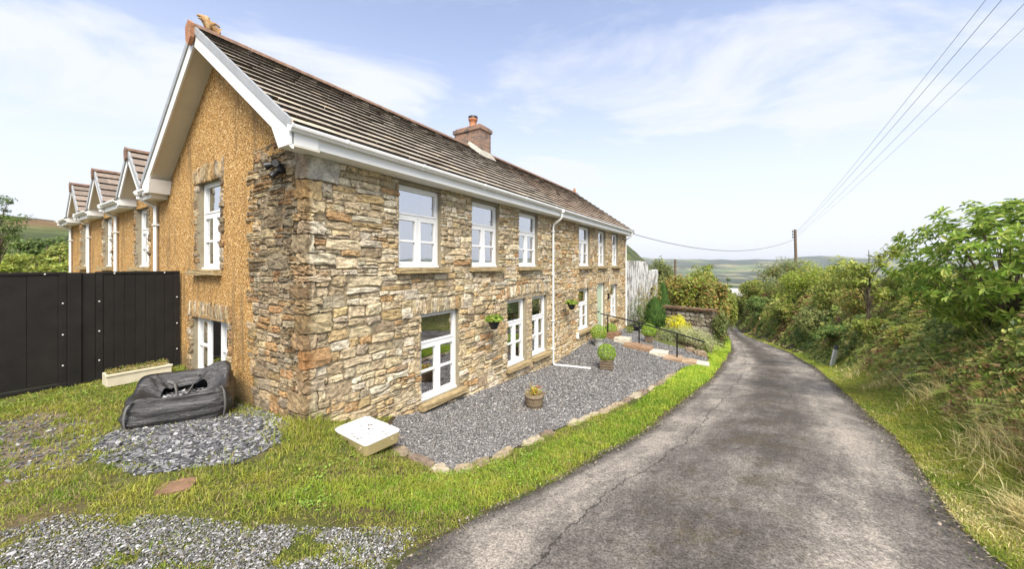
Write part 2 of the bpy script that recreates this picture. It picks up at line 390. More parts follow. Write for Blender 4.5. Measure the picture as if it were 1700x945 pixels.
def rbf_fit(P):
    n = len(P); D = np.hypot(P[:, None, 0] - P[None, :, 0], P[:, None, 1] - P[None, :, 1])
    A = np.zeros((n + 3, n + 3)); A[:n, :n] = D + np.eye(n) * .015; A[:n, n] = 1; A[:n, n + 1:] = P[:, :2]; A[n, :n] = 1; A[n + 1:, :n] = P[:, :2].T
    return np.linalg.solve(A, np.concatenate([P[:, 2], [0, 0, 0]]))
W_ = rbf_fit(ctrl)
def near_z(X, Y):
    X = np.asarray(X, float); sh = X.shape; X = X.ravel(); Y = np.asarray(Y, float).ravel()
    out = np.empty(len(X))
    for i in range(0, len(X), 20000):
        x = X[i:i + 20000]; y = Y[i:i + 20000]
        D = np.hypot(x[:, None] - ctrl[None, :, 0], y[:, None] - ctrl[None, :, 1])
        out[i:i + 20000] = D @ W_[:-3] + W_[-3] + W_[-2] * x + W_[-1] * y
    dr = sdist(ER, X, Y)
    # outside the surveyed band right of the road keep the road level, then raise the bank
    rz = roadz(Y)
    w = sst(.1, 1.2, dr)
    out = out * (1 - w) + rz * w
    hgt = 1.55 + .055 * np.clip(Y - 6, 0, 40)
    lump = 1 + .28 * fbm(X * .55, Y * .55, 5)
    out = out + w * (.1 * sst(.0, .6, dr) + hgt * lump * sst(.45, 2.8, dr) + .35 * sst(3.5, 9, dr)) + np.where(dr > .1, .05 * vnoise(X * 2.3, Y * 2.3, 9) * w, 0)
    return out.reshape(sh)
def far_z(X, Y):
    r = np.hypot(X, Y); az = np.degrees(np.arctan2(X, Y))
    z = -3 - 62 * sst(60, 900, r) * sst(-30, 25, az) - 9 * sst(45, 120, r) * sst(14, 30, az)
    z = z + 9 * sst(60, 250, r) * (1 - sst(-45, 5, az))
    # moorland hill on the left, spur beyond the house, far ridge
    z = z + 26 * sst(120, 420, r) * np.exp(-((az + 57) / 22.) ** 2)
    z = z + 108 * np.exp(-((r - 560) / 230.) ** 2) * np.exp(-((az - 10) / 11.5) ** 2)
    z = z + (142 + 26 * vnoise(az * .22, az * 0, 3) + 9 * vnoise(az * .9, az * 0, 8)) * sst(2300, 4600, r) * sst(-35, 15, az)
    z = z + 6 * fbm(X / 190., Y / 190., 2) * sst(100, 500, r) + 2.6 * fbm(X / 16., Y / 16., 4) * sst(150, 300, r) * (1 - sst(900, 1300, r)) * sst(6, 12, az)
    return z
def gz(X, Y):
    X = np.asarray(X, float); Y = np.asarray(Y, float)
    r = np.hypot(X, Y - 12)
    w = sst(34, 70, r)
    return near_z(X, Y) * (1 - w) + far_z(X, Y) * w
def g1(x, y): return float(gz(np.array([x]), np.array([y]))[0])
def ray(x, y, ymax=60):
    """ground point seen at photo pixel (x, y)"""
    Ys = np.concatenate([np.linspace(1.5, 15, 900), np.linspace(15.05, ymax, 900)])
    X = (x - 850) / FPX * Ys; Z = CAMZ - (y - HOR) / FPX * Ys
    d = gz(X, Ys) - Z
    i = int(np.argmax(d > 0)) if (d > 0).any() else len(Ys) - 1
    return (X[i], Ys[i], float(Z[i] + d[i]))
def poly_px(pts): return np.array([ray(*p)[:2] for p in pts])
def inpoly(P, X, Y):
    X = np.asarray(X); Y = np.asarray(Y); c = np.zeros(X.shape, bool); j = len(P) - 1
    for i in range(len(P)):
        xi, yi = P[i]; xj, yj = P[j]
        c ^= ((yi > Y) != (yj > Y)) & (X < (xj - xi) * (Y - yi) / (yj - yi + 1e-12) + xi)
        j = i
    return c
def pdist(P, X, Y):
    """signed distance to closed polygon, negative inside"""
    X = np.asarray(X, float); Y = np.asarray(Y, float); best = np.full(X.shape, 1e9)
    for i in range(len(P)):
        a = P[i - 1]; b = P[i]; ab = b - a
        t = np.clip(((X - a[0]) * ab[0] + (Y - a[1]) * ab[1]) / (ab @ ab + 1e-9), 0, 1)
        best = np.minimum(best, np.hypot(X - a[0] - t * ab[0], Y - a[1] - t * ab[1]))
    return np.where(inpoly(P, X, Y), -best, best)

POLY_TERR = np.concatenate([np.array([hw(1.75, .06)]), poly_px([(640, 726), (690, 762), (741, 784), (800, 768), (870, 738), (940, 708), (1000, 683), (1060, 655), (1105, 630), (1132, 611), (1160, 606), (1176, 596), (1165, 588), (1130, 579), (1100, 570), (1075, 562)]), np.array([hw(17.6, -.6), hw(17.6, .06)])])
POLY_CHIP = poly_px([(150, 735), (215, 700), (300, 690), (385, 668), (450, 690), (478, 706), (462, 738), (392, 772), (310, 782), (225, 792), (165, 768)])
POLY_FORE = np.concatenate([poly_px([(-60, 905), (100, 858), (250, 858), (420, 872), (560, 880), (690, 878), (735, 872)]), EL[(EL[:, 1] > 1.0) & (EL[:, 1] < 3.0)][::-1], np.array([(-2.5, 1.2), (-9, 1.2)])])
POLY_DIRT = poly_px([(-80, 745), (0, 702), (60, 690), (150, 700), (185, 735), (140, 772), (40, 800), (-100, 820)])

def groundmat():
    m = bpy.data.materials.new('soil_and_moss'); m.use_nodes = True; t = m.node_tree; b = t.nodes['Principled BSDF']
    b.inputs['Roughness'].default_value = .95; b.inputs['Specular IOR Level'].default_value = .15
    co = N(t, 'ShaderNodeTexCoord'); a = N(t, 'ShaderNodeAttribute', attribute_name='col')
    n = N(t, 'ShaderNodeTexNoise'); n.inputs['Scale'].default_value = 3.5; n.inputs['Detail'].default_value = 9; n.inputs['Roughness'].default_value = .75
    t.links.new(co.outputs['Object'], n.inputs['Vector'])
    r = N(t, 'ShaderNodeMapRange'); t.links.new(n.outputs['Fac'], r.inputs['Value']); r.inputs['From Min'].default_value = .3; r.inputs['From Max'].default_value = .7
    r.inputs['To Min'].default_value = .6; r.inputs['To Max'].default_value = 1.4
    s = N(t, 'ShaderNodeVectorMath', operation='SCALE'); t.links.new(a.outputs['Color'], s.inputs[0]); t.links.new(r.outputs[0], s.inputs['Scale'])
    n3 = N(t, 'ShaderNodeTexNoise'); n3.inputs['Scale'].default_value = .06; n3.inputs['Detail'].default_value = 9; n3.inputs['Roughness'].default_value = .75; t.links.new(co.outputs['Object'], n3.inputs['Vector'])
    r3 = N(t, 'ShaderNodeMapRange'); t.links.new(n3.outputs['Fac'], r3.inputs['Value']); r3.inputs['From Min'].default_value = .36; r3.inputs['From Max'].default_value = .64; r3.inputs['To Min'].default_value = .55; r3.inputs['To Max'].default_value = 1.35
    s3 = N(t, 'ShaderNodeVectorMath', operation='SCALE'); t.links.new(s.outputs[0], s3.inputs[0]); t.links.new(r3.outputs[0], s3.inputs['Scale'])
    t.links.new(s3.outputs[0], b.inputs['Base Color'])
    n2 = N(t, 'ShaderNodeTexNoise'); n2.inputs['Scale'].default_value = 25; n2.inputs['Detail'].default_value = 5; t.links.new(co.outputs['Object'], n2.inputs['Vector'])
    u = N(t, 'ShaderNodeBump'); u.inputs['Strength'].default_value = .8; u.inputs['Distance'].default_value = .03
    t.links.new(n2.outputs['Fac'], u.inputs['Height']); t.links.new(u.outputs[0], b.inputs['Normal'])
    return m
def gridmesh(name, X, Y, Z, C, material, smooth=True):
    ny, nx = X.shape
    I = np.arange(nx * ny).reshape(ny, nx)
    F = np.stack([I[:-1, :-1], I[:-1, 1:], I[1:, 1:], I[1:, :-1]], -1).reshape(-1, 4)
    mb = MB(); mb.add(np.stack([X.ravel(), Y.ravel(), Z.ravel()], 1), [F], C.reshape(-1, 3), smooth)
    return mb.build(name, material)
def axis(segs):
    out = []
    for a, b, st in segs: out += list(np.arange(a, b - 1e-6, st))
    return np.array(out + [segs[-1][1]])
# one ground sheet: a fine near field whose spacing grows out to the far ridge
ax = axis([(-6000, -1500, 300), (-1500, -300, 60), (-300, -60, 10), (-60, -16, 1.2), (-16, -9, .25), (-9, 8, .09), (8, 16, .22), (16, 60, 1.0), (60, 300, 8), (300, 1500, 40), (1500, 6000, 150)])
ay = axis([(-60, -6, 4), (-6, 1, .5), (1, 9, .09), (9, 20, .2), (20, 60, .9), (60, 300, 6), (300, 800, 11), (800, 1500, 30), (1500, 5600, 120)])
GX, GY = np.meshgrid(ax, ay)
GZ = gz(GX, GY)
GZ[GY < 1] = np.minimum(GZ[GY < 1], 1.0)
near = (np.hypot(GX, GY) < 60)
dl = np.full(GX.shape, -99.); dR = np.full(GX.shape, 99.)
dl[near] = sdist(EL, GX[near], GY[near]); dR[near] = sdist(ER, GX[near], GY[near])
onroad = (dl > .05) & (dR < -.05)
GZ[onroad] -= .05 * np.minimum(1, np.minimum(dl[onroad] - .05, -dR[onroad] - .05) / .1)
nn = near & (GY > 0) & (GY < 25)
pt = np.full(GX.shape, 9.); pt[nn] = pdist(POLY_TERR, GX[nn], GY[nn])
GZ[pt < -.02] -= .03
rr = np.hypot(GX, GY)
C = np.zeros(GX.shape + (3,))
soil = np.array([.115, .085, .05]); moss = np.array([.085, .10, .025]); dirt = np.array([.16, .128, .09])
mn = fbm(GX * 1.1, GY * 1.1, 21)[..., None]
C[:] = soil + (moss - soil) * sst(-.3, .4, mn)
pd = np.full(GX.shape, 9.); pd[nn] = pdist(POLY_DIRT, GX[nn], GY[nn])
w = (1 - sst(-.25, .25, pd + .3 * fbm(GX * 2, GY * 2, 4)))[..., None]; C = C * (1 - w) + dirt * w
# beyond the garden: moor, woods and fields
fx = GX / 150 + .35 * vnoise(GX / 300, GY / 300, 5); fy = GY / 85 + .35 * vnoise(GX / 280, GY / 280, 6)
cell = vnoise(np.floor(fx) * 7.3 + .5, np.floor(fy) * 5.1 + .5, 12)
edge = np.minimum(np.abs(fx - np.round(fx)), np.abs(fy - np.round(fy)))
field = np.where(cell[..., None] > .35, np.array([.26, .24, .10]), np.where(cell[..., None] > -.25, np.array([.13, .17, .045]), np.array([.045, .065, .022])))
wood = np.array([.028, .042, .016])
wm = sst(.05, .3, fbm(GX / 260, GY / 260, 31))[..., None]
field = field * (1 - wm) + wood * wm
field = np.where(edge[..., None] < .09, wood, field)
az = np.degrees(np.arctan2(GX, GY))
moor = np.array([.16, .10, .045]) * (1 + .3 * fbm(GX / 60, GY / 60, 3))[..., None]
mg = np.array([.085, .105, .03])
hm = (1 - sst(14, 26, az))[..., None]
gm = sst(17, 25, GZ + 5 * fbm(GX / 40, GY / 40, 8))[..., None]
spur = sst(2, 8, az)[..., None]
hill = (mg * (1 - gm) + moor * gm) * (1 - spur) + spur * (np.array([.095, .115, .035]) + (np.array([.13, .10, .035]) - np.array([.095, .115, .035])) * sst(-.1, .3, fbm(GX / 55, GY / 55, 6))[..., None])
hed = np.maximum(sst(.18, .3, fbm(GX / 34, GY / 34, 17)), sst(.12, .3, fbm(GX / 15, GY / 15, 19)) * sst(6, 10, az))[..., None]
hill = hill * (1 - .8 * hed) + np.array([.035, .045, .018]) * .8 * hed
farC = field * (1 - hm) + hill * hm
fw = sst(45, 90, rr)[..., None]
C = C * (1 - fw) + farC * fw
bank = sst(.8, 1.8, dR)[..., None] * (1 - fw)
C = C * (1 - bank) + np.array([.12, .13, .04]) * bank
tag(gridmesh('ground', GX, GY, GZ, C, groundmat()), kind='structure')

# road: a strip between its two edges, draped on the ground
def roadmat():
    m = bpy.data.materials.new('worn_tarmac'); m.use_nodes = True; t = m.node_tree; b = t.nodes['Principled BSDF']
    b.inputs['Roughness'].default_value = .9; b.inputs['Specular IOR Level'].default_value = .25
    co = N(t, 'ShaderNodeTexCoord'); a = N(t, 'ShaderNodeAttribute', attribute_name='col')   # (across 0..1, metres along / 100)
    sp = N(t, 'ShaderNodeSeparateColor'); t.links.new(a.outputs['Color'], sp.inputs[0])
    def noise(scale, det=8, rough=.7, vec=None):
        n = N(t, 'ShaderNodeTexNoise'); n.inputs['Scale'].default_value = scale; n.inputs['Detail'].default_value = det; n.inputs['Roughness'].default_value = rough
        t.links.new(vec or co.outputs['Object'], n.inputs['Vector']); return n.outputs['Fac']
    def math_(op, x, y):
        n = N(t, 'ShaderNodeMath', operation=op)
        for i, q in enumerate((x, y)):
            if isinstance(q, (int, float)): n.inputs[i].default_value = q
            else: t.links.new(q, n.inputs[i])
        return n.outputs[0]
    def mrange(x, a0, a1, b0, b1):
        n = N(t, 'ShaderNodeMapRange', interpolation_type='SMOOTHSTEP'); t.links.new(x, n.inputs['Value'])
        for k, v in zip(('From Min', 'From Max', 'To Min', 'To Max'), (a0, a1, b0, b1)): n.inputs[k].default_value = v
        return n.outputs[0]
    def mixc(f, x, col):
        n = N(t, 'ShaderNodeMix', data_type='RGBA'); t.links.new(f, n.inputs['Factor'])
        if isinstance(x, tuple): n.inputs['A'].default_value = (*x, 1)
        else: t.links.new(x, n.inputs['A'])
        if isinstance(col, tuple): n.inputs['B'].default_value = (*col, 1)
        else: t.links.new(col, n.inputs['B'])
        return n.outputs['Result']
    # stretched coordinates along the lane
    cv = N(t, 'ShaderNodeCombineXYZ'); t.links.new(math_('MULTIPLY', sp.outputs[0], 4.2), cv.inputs[0]); t.links.new(math_('MULTIPLY', sp.outputs[1], 22), cv.inputs[1])
    streak = noise(1.2, 8, .7, cv.outputs[0]); patch = noise(.9, 9, .72)
    grit = noise(48, 4, .85); grit2 = noise(15, 8, .85)
    wob = noise(.5, 4); tt = math_('ADD', sp.outputs[0], math_('MULTIPLY', math_('SUBTRACT', wob, .5), .12))
    c0 = (.195, .175, .152); dark = (.066, .058, .050); pale = (.34, .30, .25)
    # dark middle between the wheel tracks and along both edges
    mid = math_('SUBTRACT', 1.0, mrange(math_('ABSOLUTE', math_('SUBTRACT', tt, .50), 0), .03, .27, 0, 1))
    edge = mrange(math_('ABSOLUTE', math_('SUBTRACT', tt, .5), 0), .42, .50, 0, .5)
    f = math_('ADD', math_('MULTIPLY', mid, .50), math_('MULTIPLY', math_('SUBTRACT', streak, .5), 2.0))
    f = math_('ADD', f, math_('MULTIPLY', math_('SUBTRACT', patch, .5), 2.3))
    f = math_('ADD', f, edge)
    f = math_('ADD', f, math_('MULTIPLY', math_('SUBTRACT', grit2, .5), 1.6))
    c = mixc(mrange(f, -.45, .15, 1, 0), c0, pale)
    c = mixc(mrange(f, -.15, .75, 0, .92), c, dark)
    # brown organic film in the centre strip
    film = math_('MULTIPLY', mid, mrange(noise(2.4, 8, .75), .48, .62, 0, .75))
    c = mixc(film, c, (.085, .068, .042))
    # long crack left of the middle
    cw = math_('ADD', sp.outputs[0], math_('MULTIPLY', math_('SUBTRACT', noise(1.1, 7, .7), .5), .16))
    crk = mrange(math_('ABSOLUTE', math_('SUBTRACT', cw, .235), 0), .0016, .0050, .75, 0)
    c = mixc(crk, c, (.028, .024, .02))
    g = N(t, 'ShaderNodeVectorMath', operation='SCALE'); t.links.new(c, g.inputs[0]); t.links.new(mrange(grit, .32, .68, .38, 1.62), g.inputs['Scale'])
    t.links.new(g.outputs[0], b.inputs['Base Color'])
    u = N(t, 'ShaderNodeBump'); u.inputs['Strength'].default_value = .8; u.inputs['Distance'].default_value = .012
    hh = math_('ADD', grit, math_('MULTIPLY', grit2, .8)); t.links.new(hh, u.inputs['Height']); t.links.new(u.outputs[0], b.inputs['Normal'])
    return m
NA = 25
ta = np.linspace(0, 1, NA)
RX = EL[:, None, 0] * (1 - ta) + ER[:, None, 0] * ta; RYY = EL[:, None, 1] * (1 - ta) + ER[:, None, 1] * ta
jag = .05 * fbm(np.arange(NR) * .9, np.arange(NR) * 0, 3)
dirv = unit(ER - EL)
for k, sgn in ((0, -1), (NA - 1, 1)):
    RX[:, k] += dirv[:, 0] * (jag * sgn + sgn * .04); RYY[:, k] += dirv[:, 1] * (jag * sgn + sgn * .04)
ZL = gz(EL[:, 0], EL[:, 1]); ZR = roadz(ER[:, 1])
RZZ = gz(RX, RYY) + .012 + .03 * np.sin(ta * math.pi)[None]
RZZ[:, 0] -= .02; RZZ[:, -1] -= .02
along = np.concatenate([[0], np.cumsum(np.linalg.norm(np.diff((EL + ER) / 2, axis=0), axis=1))])
RC = np.stack([np.broadcast_to(ta, RX.shape), np.broadcast_to(along[:, None] / 100, RX.shape), np.zeros(RX.shape)], -1)
tag(gridmesh('road', RX, RYY, RZZ, RC, roadmat()), kind='structure')

# slate gravel terrace in front of the house
def gravelmat():
    m = bpy.data.materials.new('slate_gravel'); m.use_nodes = True; t = m.node_tree; b = t.nodes['Principled BSDF']
    b.inputs['Roughness'].default_value = .8; b.inputs['Specular IOR Level'].default_value = .3
    co = N(t, 'ShaderNodeTexCoord')
    nn_ = N(t, 'ShaderNodeTexNoise'); nn_.inputs['Scale'].default_value = 9; t.links.new(co.outputs['Object'], nn_.inputs['Vector'])
    v = N(t, 'ShaderNodeTexVoronoi'); v.inputs['Scale'].default_value = 26; t.links.new(co.outputs['Object'], v.inputs['Vector'])
    s = N(t, 'ShaderNodeSeparateColor'); t.links.new(v.outputs['Color'], s.inputs[0])
    r = N(t, 'ShaderNodeValToRGB'); t.links.new(s.outputs[0], r.inputs[0]); e = r.color_ramp.elements
    e[0].position = 0; e[0].color = (.03, .03, .032, 1); e[1].position = 1; e[1].color = (.36, .35, .35, 1)
    k = e.new(.5); k.color = (.13, .128, .13, 1)
    t.links.new(r.outputs[0], b.inputs['Base Color'])
    u = N(t, 'ShaderNodeBump', invert=True); u.inputs['Strength'].default_value = 1; u.inputs['Distance'].default_value = .03
    t.links.new(v.outputs['Distance'], u.inputs['Height']); t.links.new(u.outputs[0], b.inputs['Normal'])
    return m
M_GRAVEL = gravelmat()
def sheet(name, P, step, dz, material):
    """grid sheet covering polygon P, draped dz above the ground"""
    x0, y0 = P.min(0) - step; x1, y1 = P.max(0) + step
    xs = np.arange(x0, x1, step); ys = np.arange(y0, y1, step)
    X, Y = np.meshgrid(xs, ys); inside = inpoly(P, X, Y)
    # pull the outside ring on to the polygon
    F = []; I = np.arange(X.size).reshape(X.shape)
    ok = inside[:-1, :-1] & inside[1:, :-1] & inside[:-1, 1:] & inside[1:, 1:]
    Q = np.stack([I[:-1, :-1], I[:-1, 1:], I[1:, 1:], I[1:, :-1]], -1)[ok]
    used = np.unique(Q); mp_ = np.full(X.size, -1); mp_[used] = np.arange(len(used))
    V = np.stack([X.ravel()[used], Y.ravel()[used], gz(X.ravel()[used], Y.ravel()[used]) + dz], 1)
    mb = MB(); mb.add(V, [mp_[Q]], (1, 1, 1), True)
    return mb.build(name, material)
tag(sheet('gravel_terrace', POLY_TERR, .07, .004, M_GRAVEL), kind='structure')

CHIPV = np.array([(1, 0, 0), (.2, .8, .05), (-.9, .35, 0), (-.6, -.7, 0), (.5, -.75, 0), (.1, .1, .5), (-.2, -.1, -.5)])
CHIPF = np.array([(0, 1, 5), (1, 2, 5), (2, 3, 5), (3, 4, 5), (4, 0, 5), (1, 0, 6), (2, 1, 6), (3, 2, 6), (4, 3, 6), (0, 4, 6)])
def scatter(P, dens, rngx, keep=None):
    x0, y0 = P.min(0); x1, y1 = P.max(0)
    n = int((x1 - x0) * (y1 - y0) * dens)
    X = rngx.uniform(x0, x1, n); Y = rngx.uniform(y0, y1, n)
    m = inpoly(P, X, Y)
    if keep is not None: m &= keep(X, Y)
    return X[m], Y[m]
def rotm(yaw, tiltx, tilty):
    n = len(yaw); c, s = np.cos(yaw), np.sin(yaw)
    Rz = np.zeros((n, 3, 3)); Rz[:, 0, 0] = c; Rz[:, 0, 1] = -s; Rz[:, 1, 0] = s; Rz[:, 1, 1] = c; Rz[:, 2, 2] = 1
    c, s = np.cos(tiltx), np.sin(tiltx); Rx = np.zeros((n, 3, 3)); Rx[:, 0, 0] = 1; Rx[:, 1, 1] = c; Rx[:, 1, 2] = -s; Rx[:, 2, 1] = s; Rx[:, 2, 2] = c
    c, s = np.cos(tilty), np.sin(tilty); Ry = np.zeros((n, 3, 3)); Ry[:, 1, 1] = 1; Ry[:, 0, 0] = c; Ry[:, 0, 2] = s; Ry[:, 2, 0] = -s; Ry[:, 2, 2] = c
    return Rz @ Rx @ Ry
def chips(X, Y, size, flat, cols, lift=.006, tilt=.35):
    n = len(X)
    V = CHIPV[None] * np.ones((n, 1, 1)) + rng.normal(0, .13, (n, 7, 3)) * [1, 1, .3]
    sz = size * rng.lognormal(0, .35, n)
    V = V * sz[:, None, None] * np.array([1, .72, flat])
    V = np.einsum('nij,nkj->nki', rotm(rng.uniform(0, 6.28, n), rng.normal(0, tilt, n), rng.normal(0, tilt, n)), V)
    V += np.stack([X, Y, gz(X, Y) + lift + rng.uniform(0, .012, n)], 1)[:, None]
    F = (CHIPF[None] + (np.arange(n) * 7)[:, None, None]).reshape(-1, 3)
    ci = cols[rng.integers(0, len(cols), n)] * rng.uniform(.75, 1.25, (n, 1))
    return V.reshape(-1, 3), F, np.repeat(ci, 7, 0)
M_CHIP = mat('slate_chip', rough=.75, attr=True, spec=.35, noise=(40, .8, 1.2))
greys = np.array([(.075, .074, .073), (.13, .127, .124), (.19, .185, .18), (.26, .253, .245), (.36, .35, .335), (.21, .185, .16), (.11, .107, .105)])
mb = MB()
X, Y = scatter(POLY_TERR, 6800, rng, lambda x, y: (y < 7.5))
mb.add(*[(a if i != 1 else [a]) for i, a in enumerate(chips(X, Y, .0112, .5, greys))])
X, Y = scatter(POLY_TERR, 2500, rng, lambda x, y: (y >= 7.5) & (y < 16))
mb.add(*[(a if i != 1 else [a]) for i, a in enumerate(chips(X, Y, .0165, .5, greys))])
tag(mb.build('gravel_stones', M_CHIP), 'loose grey slate gravel covering the terrace before the house', 'gravel', kind='stuff')
mb = MB()
X, Y = scatter(POLY_CHIP, 6500, rng, lambda x, y: pdist(POLY_CHIP, x, y) + .5 * fbm(x * 1.6, y * 1.6, 14) + rng.normal(0, .20, x.shape) < .0)
chipc = np.array([(.055, .055, .06), (.10, .10, .105), (.15, .15, .155), (.22, .22, .224), (.34, .34, .34), (.07, .07, .073)])
mb.add(*[(a if i != 1 else [a]) for i, a in enumerate(chips(X, Y, .024, .22, chipc, .008, .28))])
tag(mb.build('slate_chippings', M_CHIP), 'spilled dark slate chippings around the black bulk bag', 'slate chippings', kind='stuff')
mb = MB()
X, Y = scatter(POLY_FORE, 10500, rng, lambda x, y: (y > 1.9) & (pdist(POLY_FORE, x, y) + .45 * fbm(x * 1.6, y * 1.6, 24) + rng.normal(0, .26, x.shape) < .02) & (fbm(x * 3.4, y * 3.4, 37) < -.02 + .35 * rng.random(x.shape)))
forec = np.array([(.07, .07, .07), (.12, .118, .115), (.19, .188, .185), (.28, .278, .275), (.42, .415, .41), (.16, .14, .11)])
mb.add(*[(a if i != 1 else [a]) for i, a in enumerate(chips(X, Y, .0088, .6, forec, .004, .4))])
tag(mb.build('driveway_gravel', M_CHIP), 'pale gravel with moss at the near edge of the yard', 'gravel', kind='stuff')
# ------------------------------------------------------------------ the house (local axes: x = u along the front, y = v into the gable, z up)
house = thing('stone_house', 'two storey stone and ochre pebbledash house with white windows and tiled roof', 'house', (HX, HY, 0), math.atan2(C_, S_))
ULEN, VR, ZR_, VE, ZE, VB, ZB = 17.6, 3.1, 6.6, -.36, 4.12, 6.2, 4.15
def swap(mb):
    """(a, d, z) -> (u = d, v = a, z) for the gable face"""
    mb.V = [v[:, [1, 0, 2]] for v in mb.V]; mb.F = [f[:, ::-1] for f in mb.F]; return mb
FW = dict(U1=(1.70, 2.83, 2.20, 3.78), U2=(3.87, 5.01, 2.20, 3.78), U3=(6.03, 7.19, 2.20, 3.78), L1=(2.25, 3.41, -.52, 1.27), L2=(5.42, 6.44, -.58, 1.27), L3=(6.82, 7.83, -.58, 1.27),
          U4=(10.63, 11.89, 2.20, 3.80), U5=(12.90, 13.96, 2.20, 3.80), U6=(15.0, 16.06, 2.20, 3.80), L4=(10.56, 11.78, -.38, 1.27), D=(12.75, 13.87, -.93, 1.40), L5=(14.75, 15.91, -.40, 1.25))
GW = dict(W1=(2.98, 4.13, 2.16, 3.93), WL=(2.64, 4.47, -.05, 1.17))
WW = [(7.35, 8.5), (11.0, 12.15), (14.4, 15.55)]

PAL = np.array([(.44, .355, .235), (.49, .41, .285), (.40, .295, .16), (.37, .235, .12), (.50, .445, .345), (.34, .275, .18), (.42, .335, .21), (.24, .185, .12), (.32, .27, .195), (.39, .315, .205)])
PAL = PAL * np.array([1.18, 1.165, 1.12])
def stone_col(face, a, z):
    if face == 'g':
        w = [1, .7, 1.5, 2.4, .8, 2, 1.2, 2.4, 2, 1]
    elif a > 8.15:
        w = [2.4, 1.6, 2.4, 1.2, .9, 1, 2, .4, .6, 1.5]
    elif z > 1.6:
        w = [2.2, 3.2, .8, .6, 4, 1.0, 1.4, .2, 1.2, 2]
    else:
        w = [2.6, 2.2, 1.6, .8, 1.4, 1.4, 2, .4, 1.2, 2]
    w = np.array(w); c = PAL[rng.choice(10, p=w / w.sum())] * rng.uniform(.82, 1.16) * (1 + rng.uniform(-.022, .022, 3))
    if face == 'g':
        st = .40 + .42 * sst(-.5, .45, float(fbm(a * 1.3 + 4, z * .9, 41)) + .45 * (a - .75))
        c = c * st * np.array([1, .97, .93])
    elif a < .5 and z < 2.0:
        c = c * .92
    return c
def place(face, P):
    """P = (a, out, z) -> house coordinates, out = distance proud of the wall"""
    return np.stack([P[:, 0], -P[:, 1], P[:, 2]], 1) if face == 'f' else np.stack([-P[:, 1], P[:, 0], P[:, 2]], 1)
def stone(mb, face, x0, x1, z0, z1, col, dmin=.012, dmax=.045, rough=1.0):
    w, h = x1 - x0, z1 - z0
    m = min(w, h)
    if m < .022: return
    cx = [rng.uniform(.04, .30) * m for _ in range(4)]; cz = [rng.uniform(.03, .26) * m for _ in range(4)]
    o = [(x0 + cx[0], z0), ((x0 + x1) / 2, z0), (x1 - cx[1], z0), (x1, z0 + cz[1]), (x1, (z0 + z1) / 2), (x1, z1 - cz[2]), (x1 - cx[2], z1), ((x0 + x1) / 2, z1), (x0 + cx[3], z1), (x0, z1 - cz[3]), (x0, (z0 + z1) / 2), (x0, z0 + cz[0])]
    o = np.array(o); n = len(o); c = o.mean(0)
    j = min(.020, m * .17) * rough
    o = o + rng.uniform(-j, j, o.shape)
    d = rng.uniform(dmin, dmax); tilt = rng.uniform(-.11, .11, 2)
    def ring(s, dep, jj):
        q = c + (o - c) * s + rng.uniform(-jj, jj, o.shape)
        dd = dep + (q - c) @ tilt + rng.uniform(-.010, .010, n) * rough
        return np.stack([q[:, 0], dd, q[:, 1]], 1)
    ins = max(.62, 1 - .035 / m)
    P = np.concatenate([np.stack([o[:, 0], np.full(n, -.02), o[:, 1]], 1), ring(1, d * .55, 0), ring(ins, d, j * .4), ring(.45, d * rng.uniform(.85, 1.15), j), [[c[0], d * rng.uniform(.9, 1.15), c[1]]]])
    F = []
    for r_ in range(3):
        for k in range(n): F.append((r_ * n + k, r_ * n + (k + 1) % n, (r_ + 1) * n + (k + 1) % n, (r_ + 1) * n + k))
    T = [(3 * n + k, 3 * n + (k + 1) % n, 4 * n) for k in range(n)]
    F = np.array(F); T = np.array(T)
    if face != 'f': F = F[:, ::-1]; T = T[:, ::-1]
    cc = np.tile(np.asarray(col), (len(P), 1)) * rng.uniform(.84, 1.16, (len(P), 1))
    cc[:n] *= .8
    mb.add(place(face, P), [F, T], np.clip(cc, 0, 1))
def warp(a, z, holes):
    d = 1e9
    for (x0, x1, z0, z1) in holes:
        d = min(d, math.hypot(max(x0 - a, 0, a - x1), max(z0 - z, 0, z - z1)))
    k = min(1, max(0, d - .02) / .2)
    return float(.045 * k * fbm(a * 1.1 + 9, z * 1.6, 3)), float(.055 * k * fbm(a * 1.0, z * 1.5, 5))
def clip_cell(c, holes):
    for (x0, x1, z0, z1) in holes:
        if c[0] < x1 and c[1] > x0 and c[2] < z1 and c[3] > z0:
            opts = [(c[0], min(c[1], x0), c[2], c[3]), (max(c[0], x1), c[1], c[2], c[3]), (c[0], c[1], c[2], min(c[3], z0)), (c[0], c[1], max(c[2], z1), c[3])]
            c = max(opts, key=lambda q: max(0, q[1] - q[0]) * max(0, q[3] - q[2]))
            if c[1] - c[0] < .035 or c[3] - c[2] < .03: return None
    return c
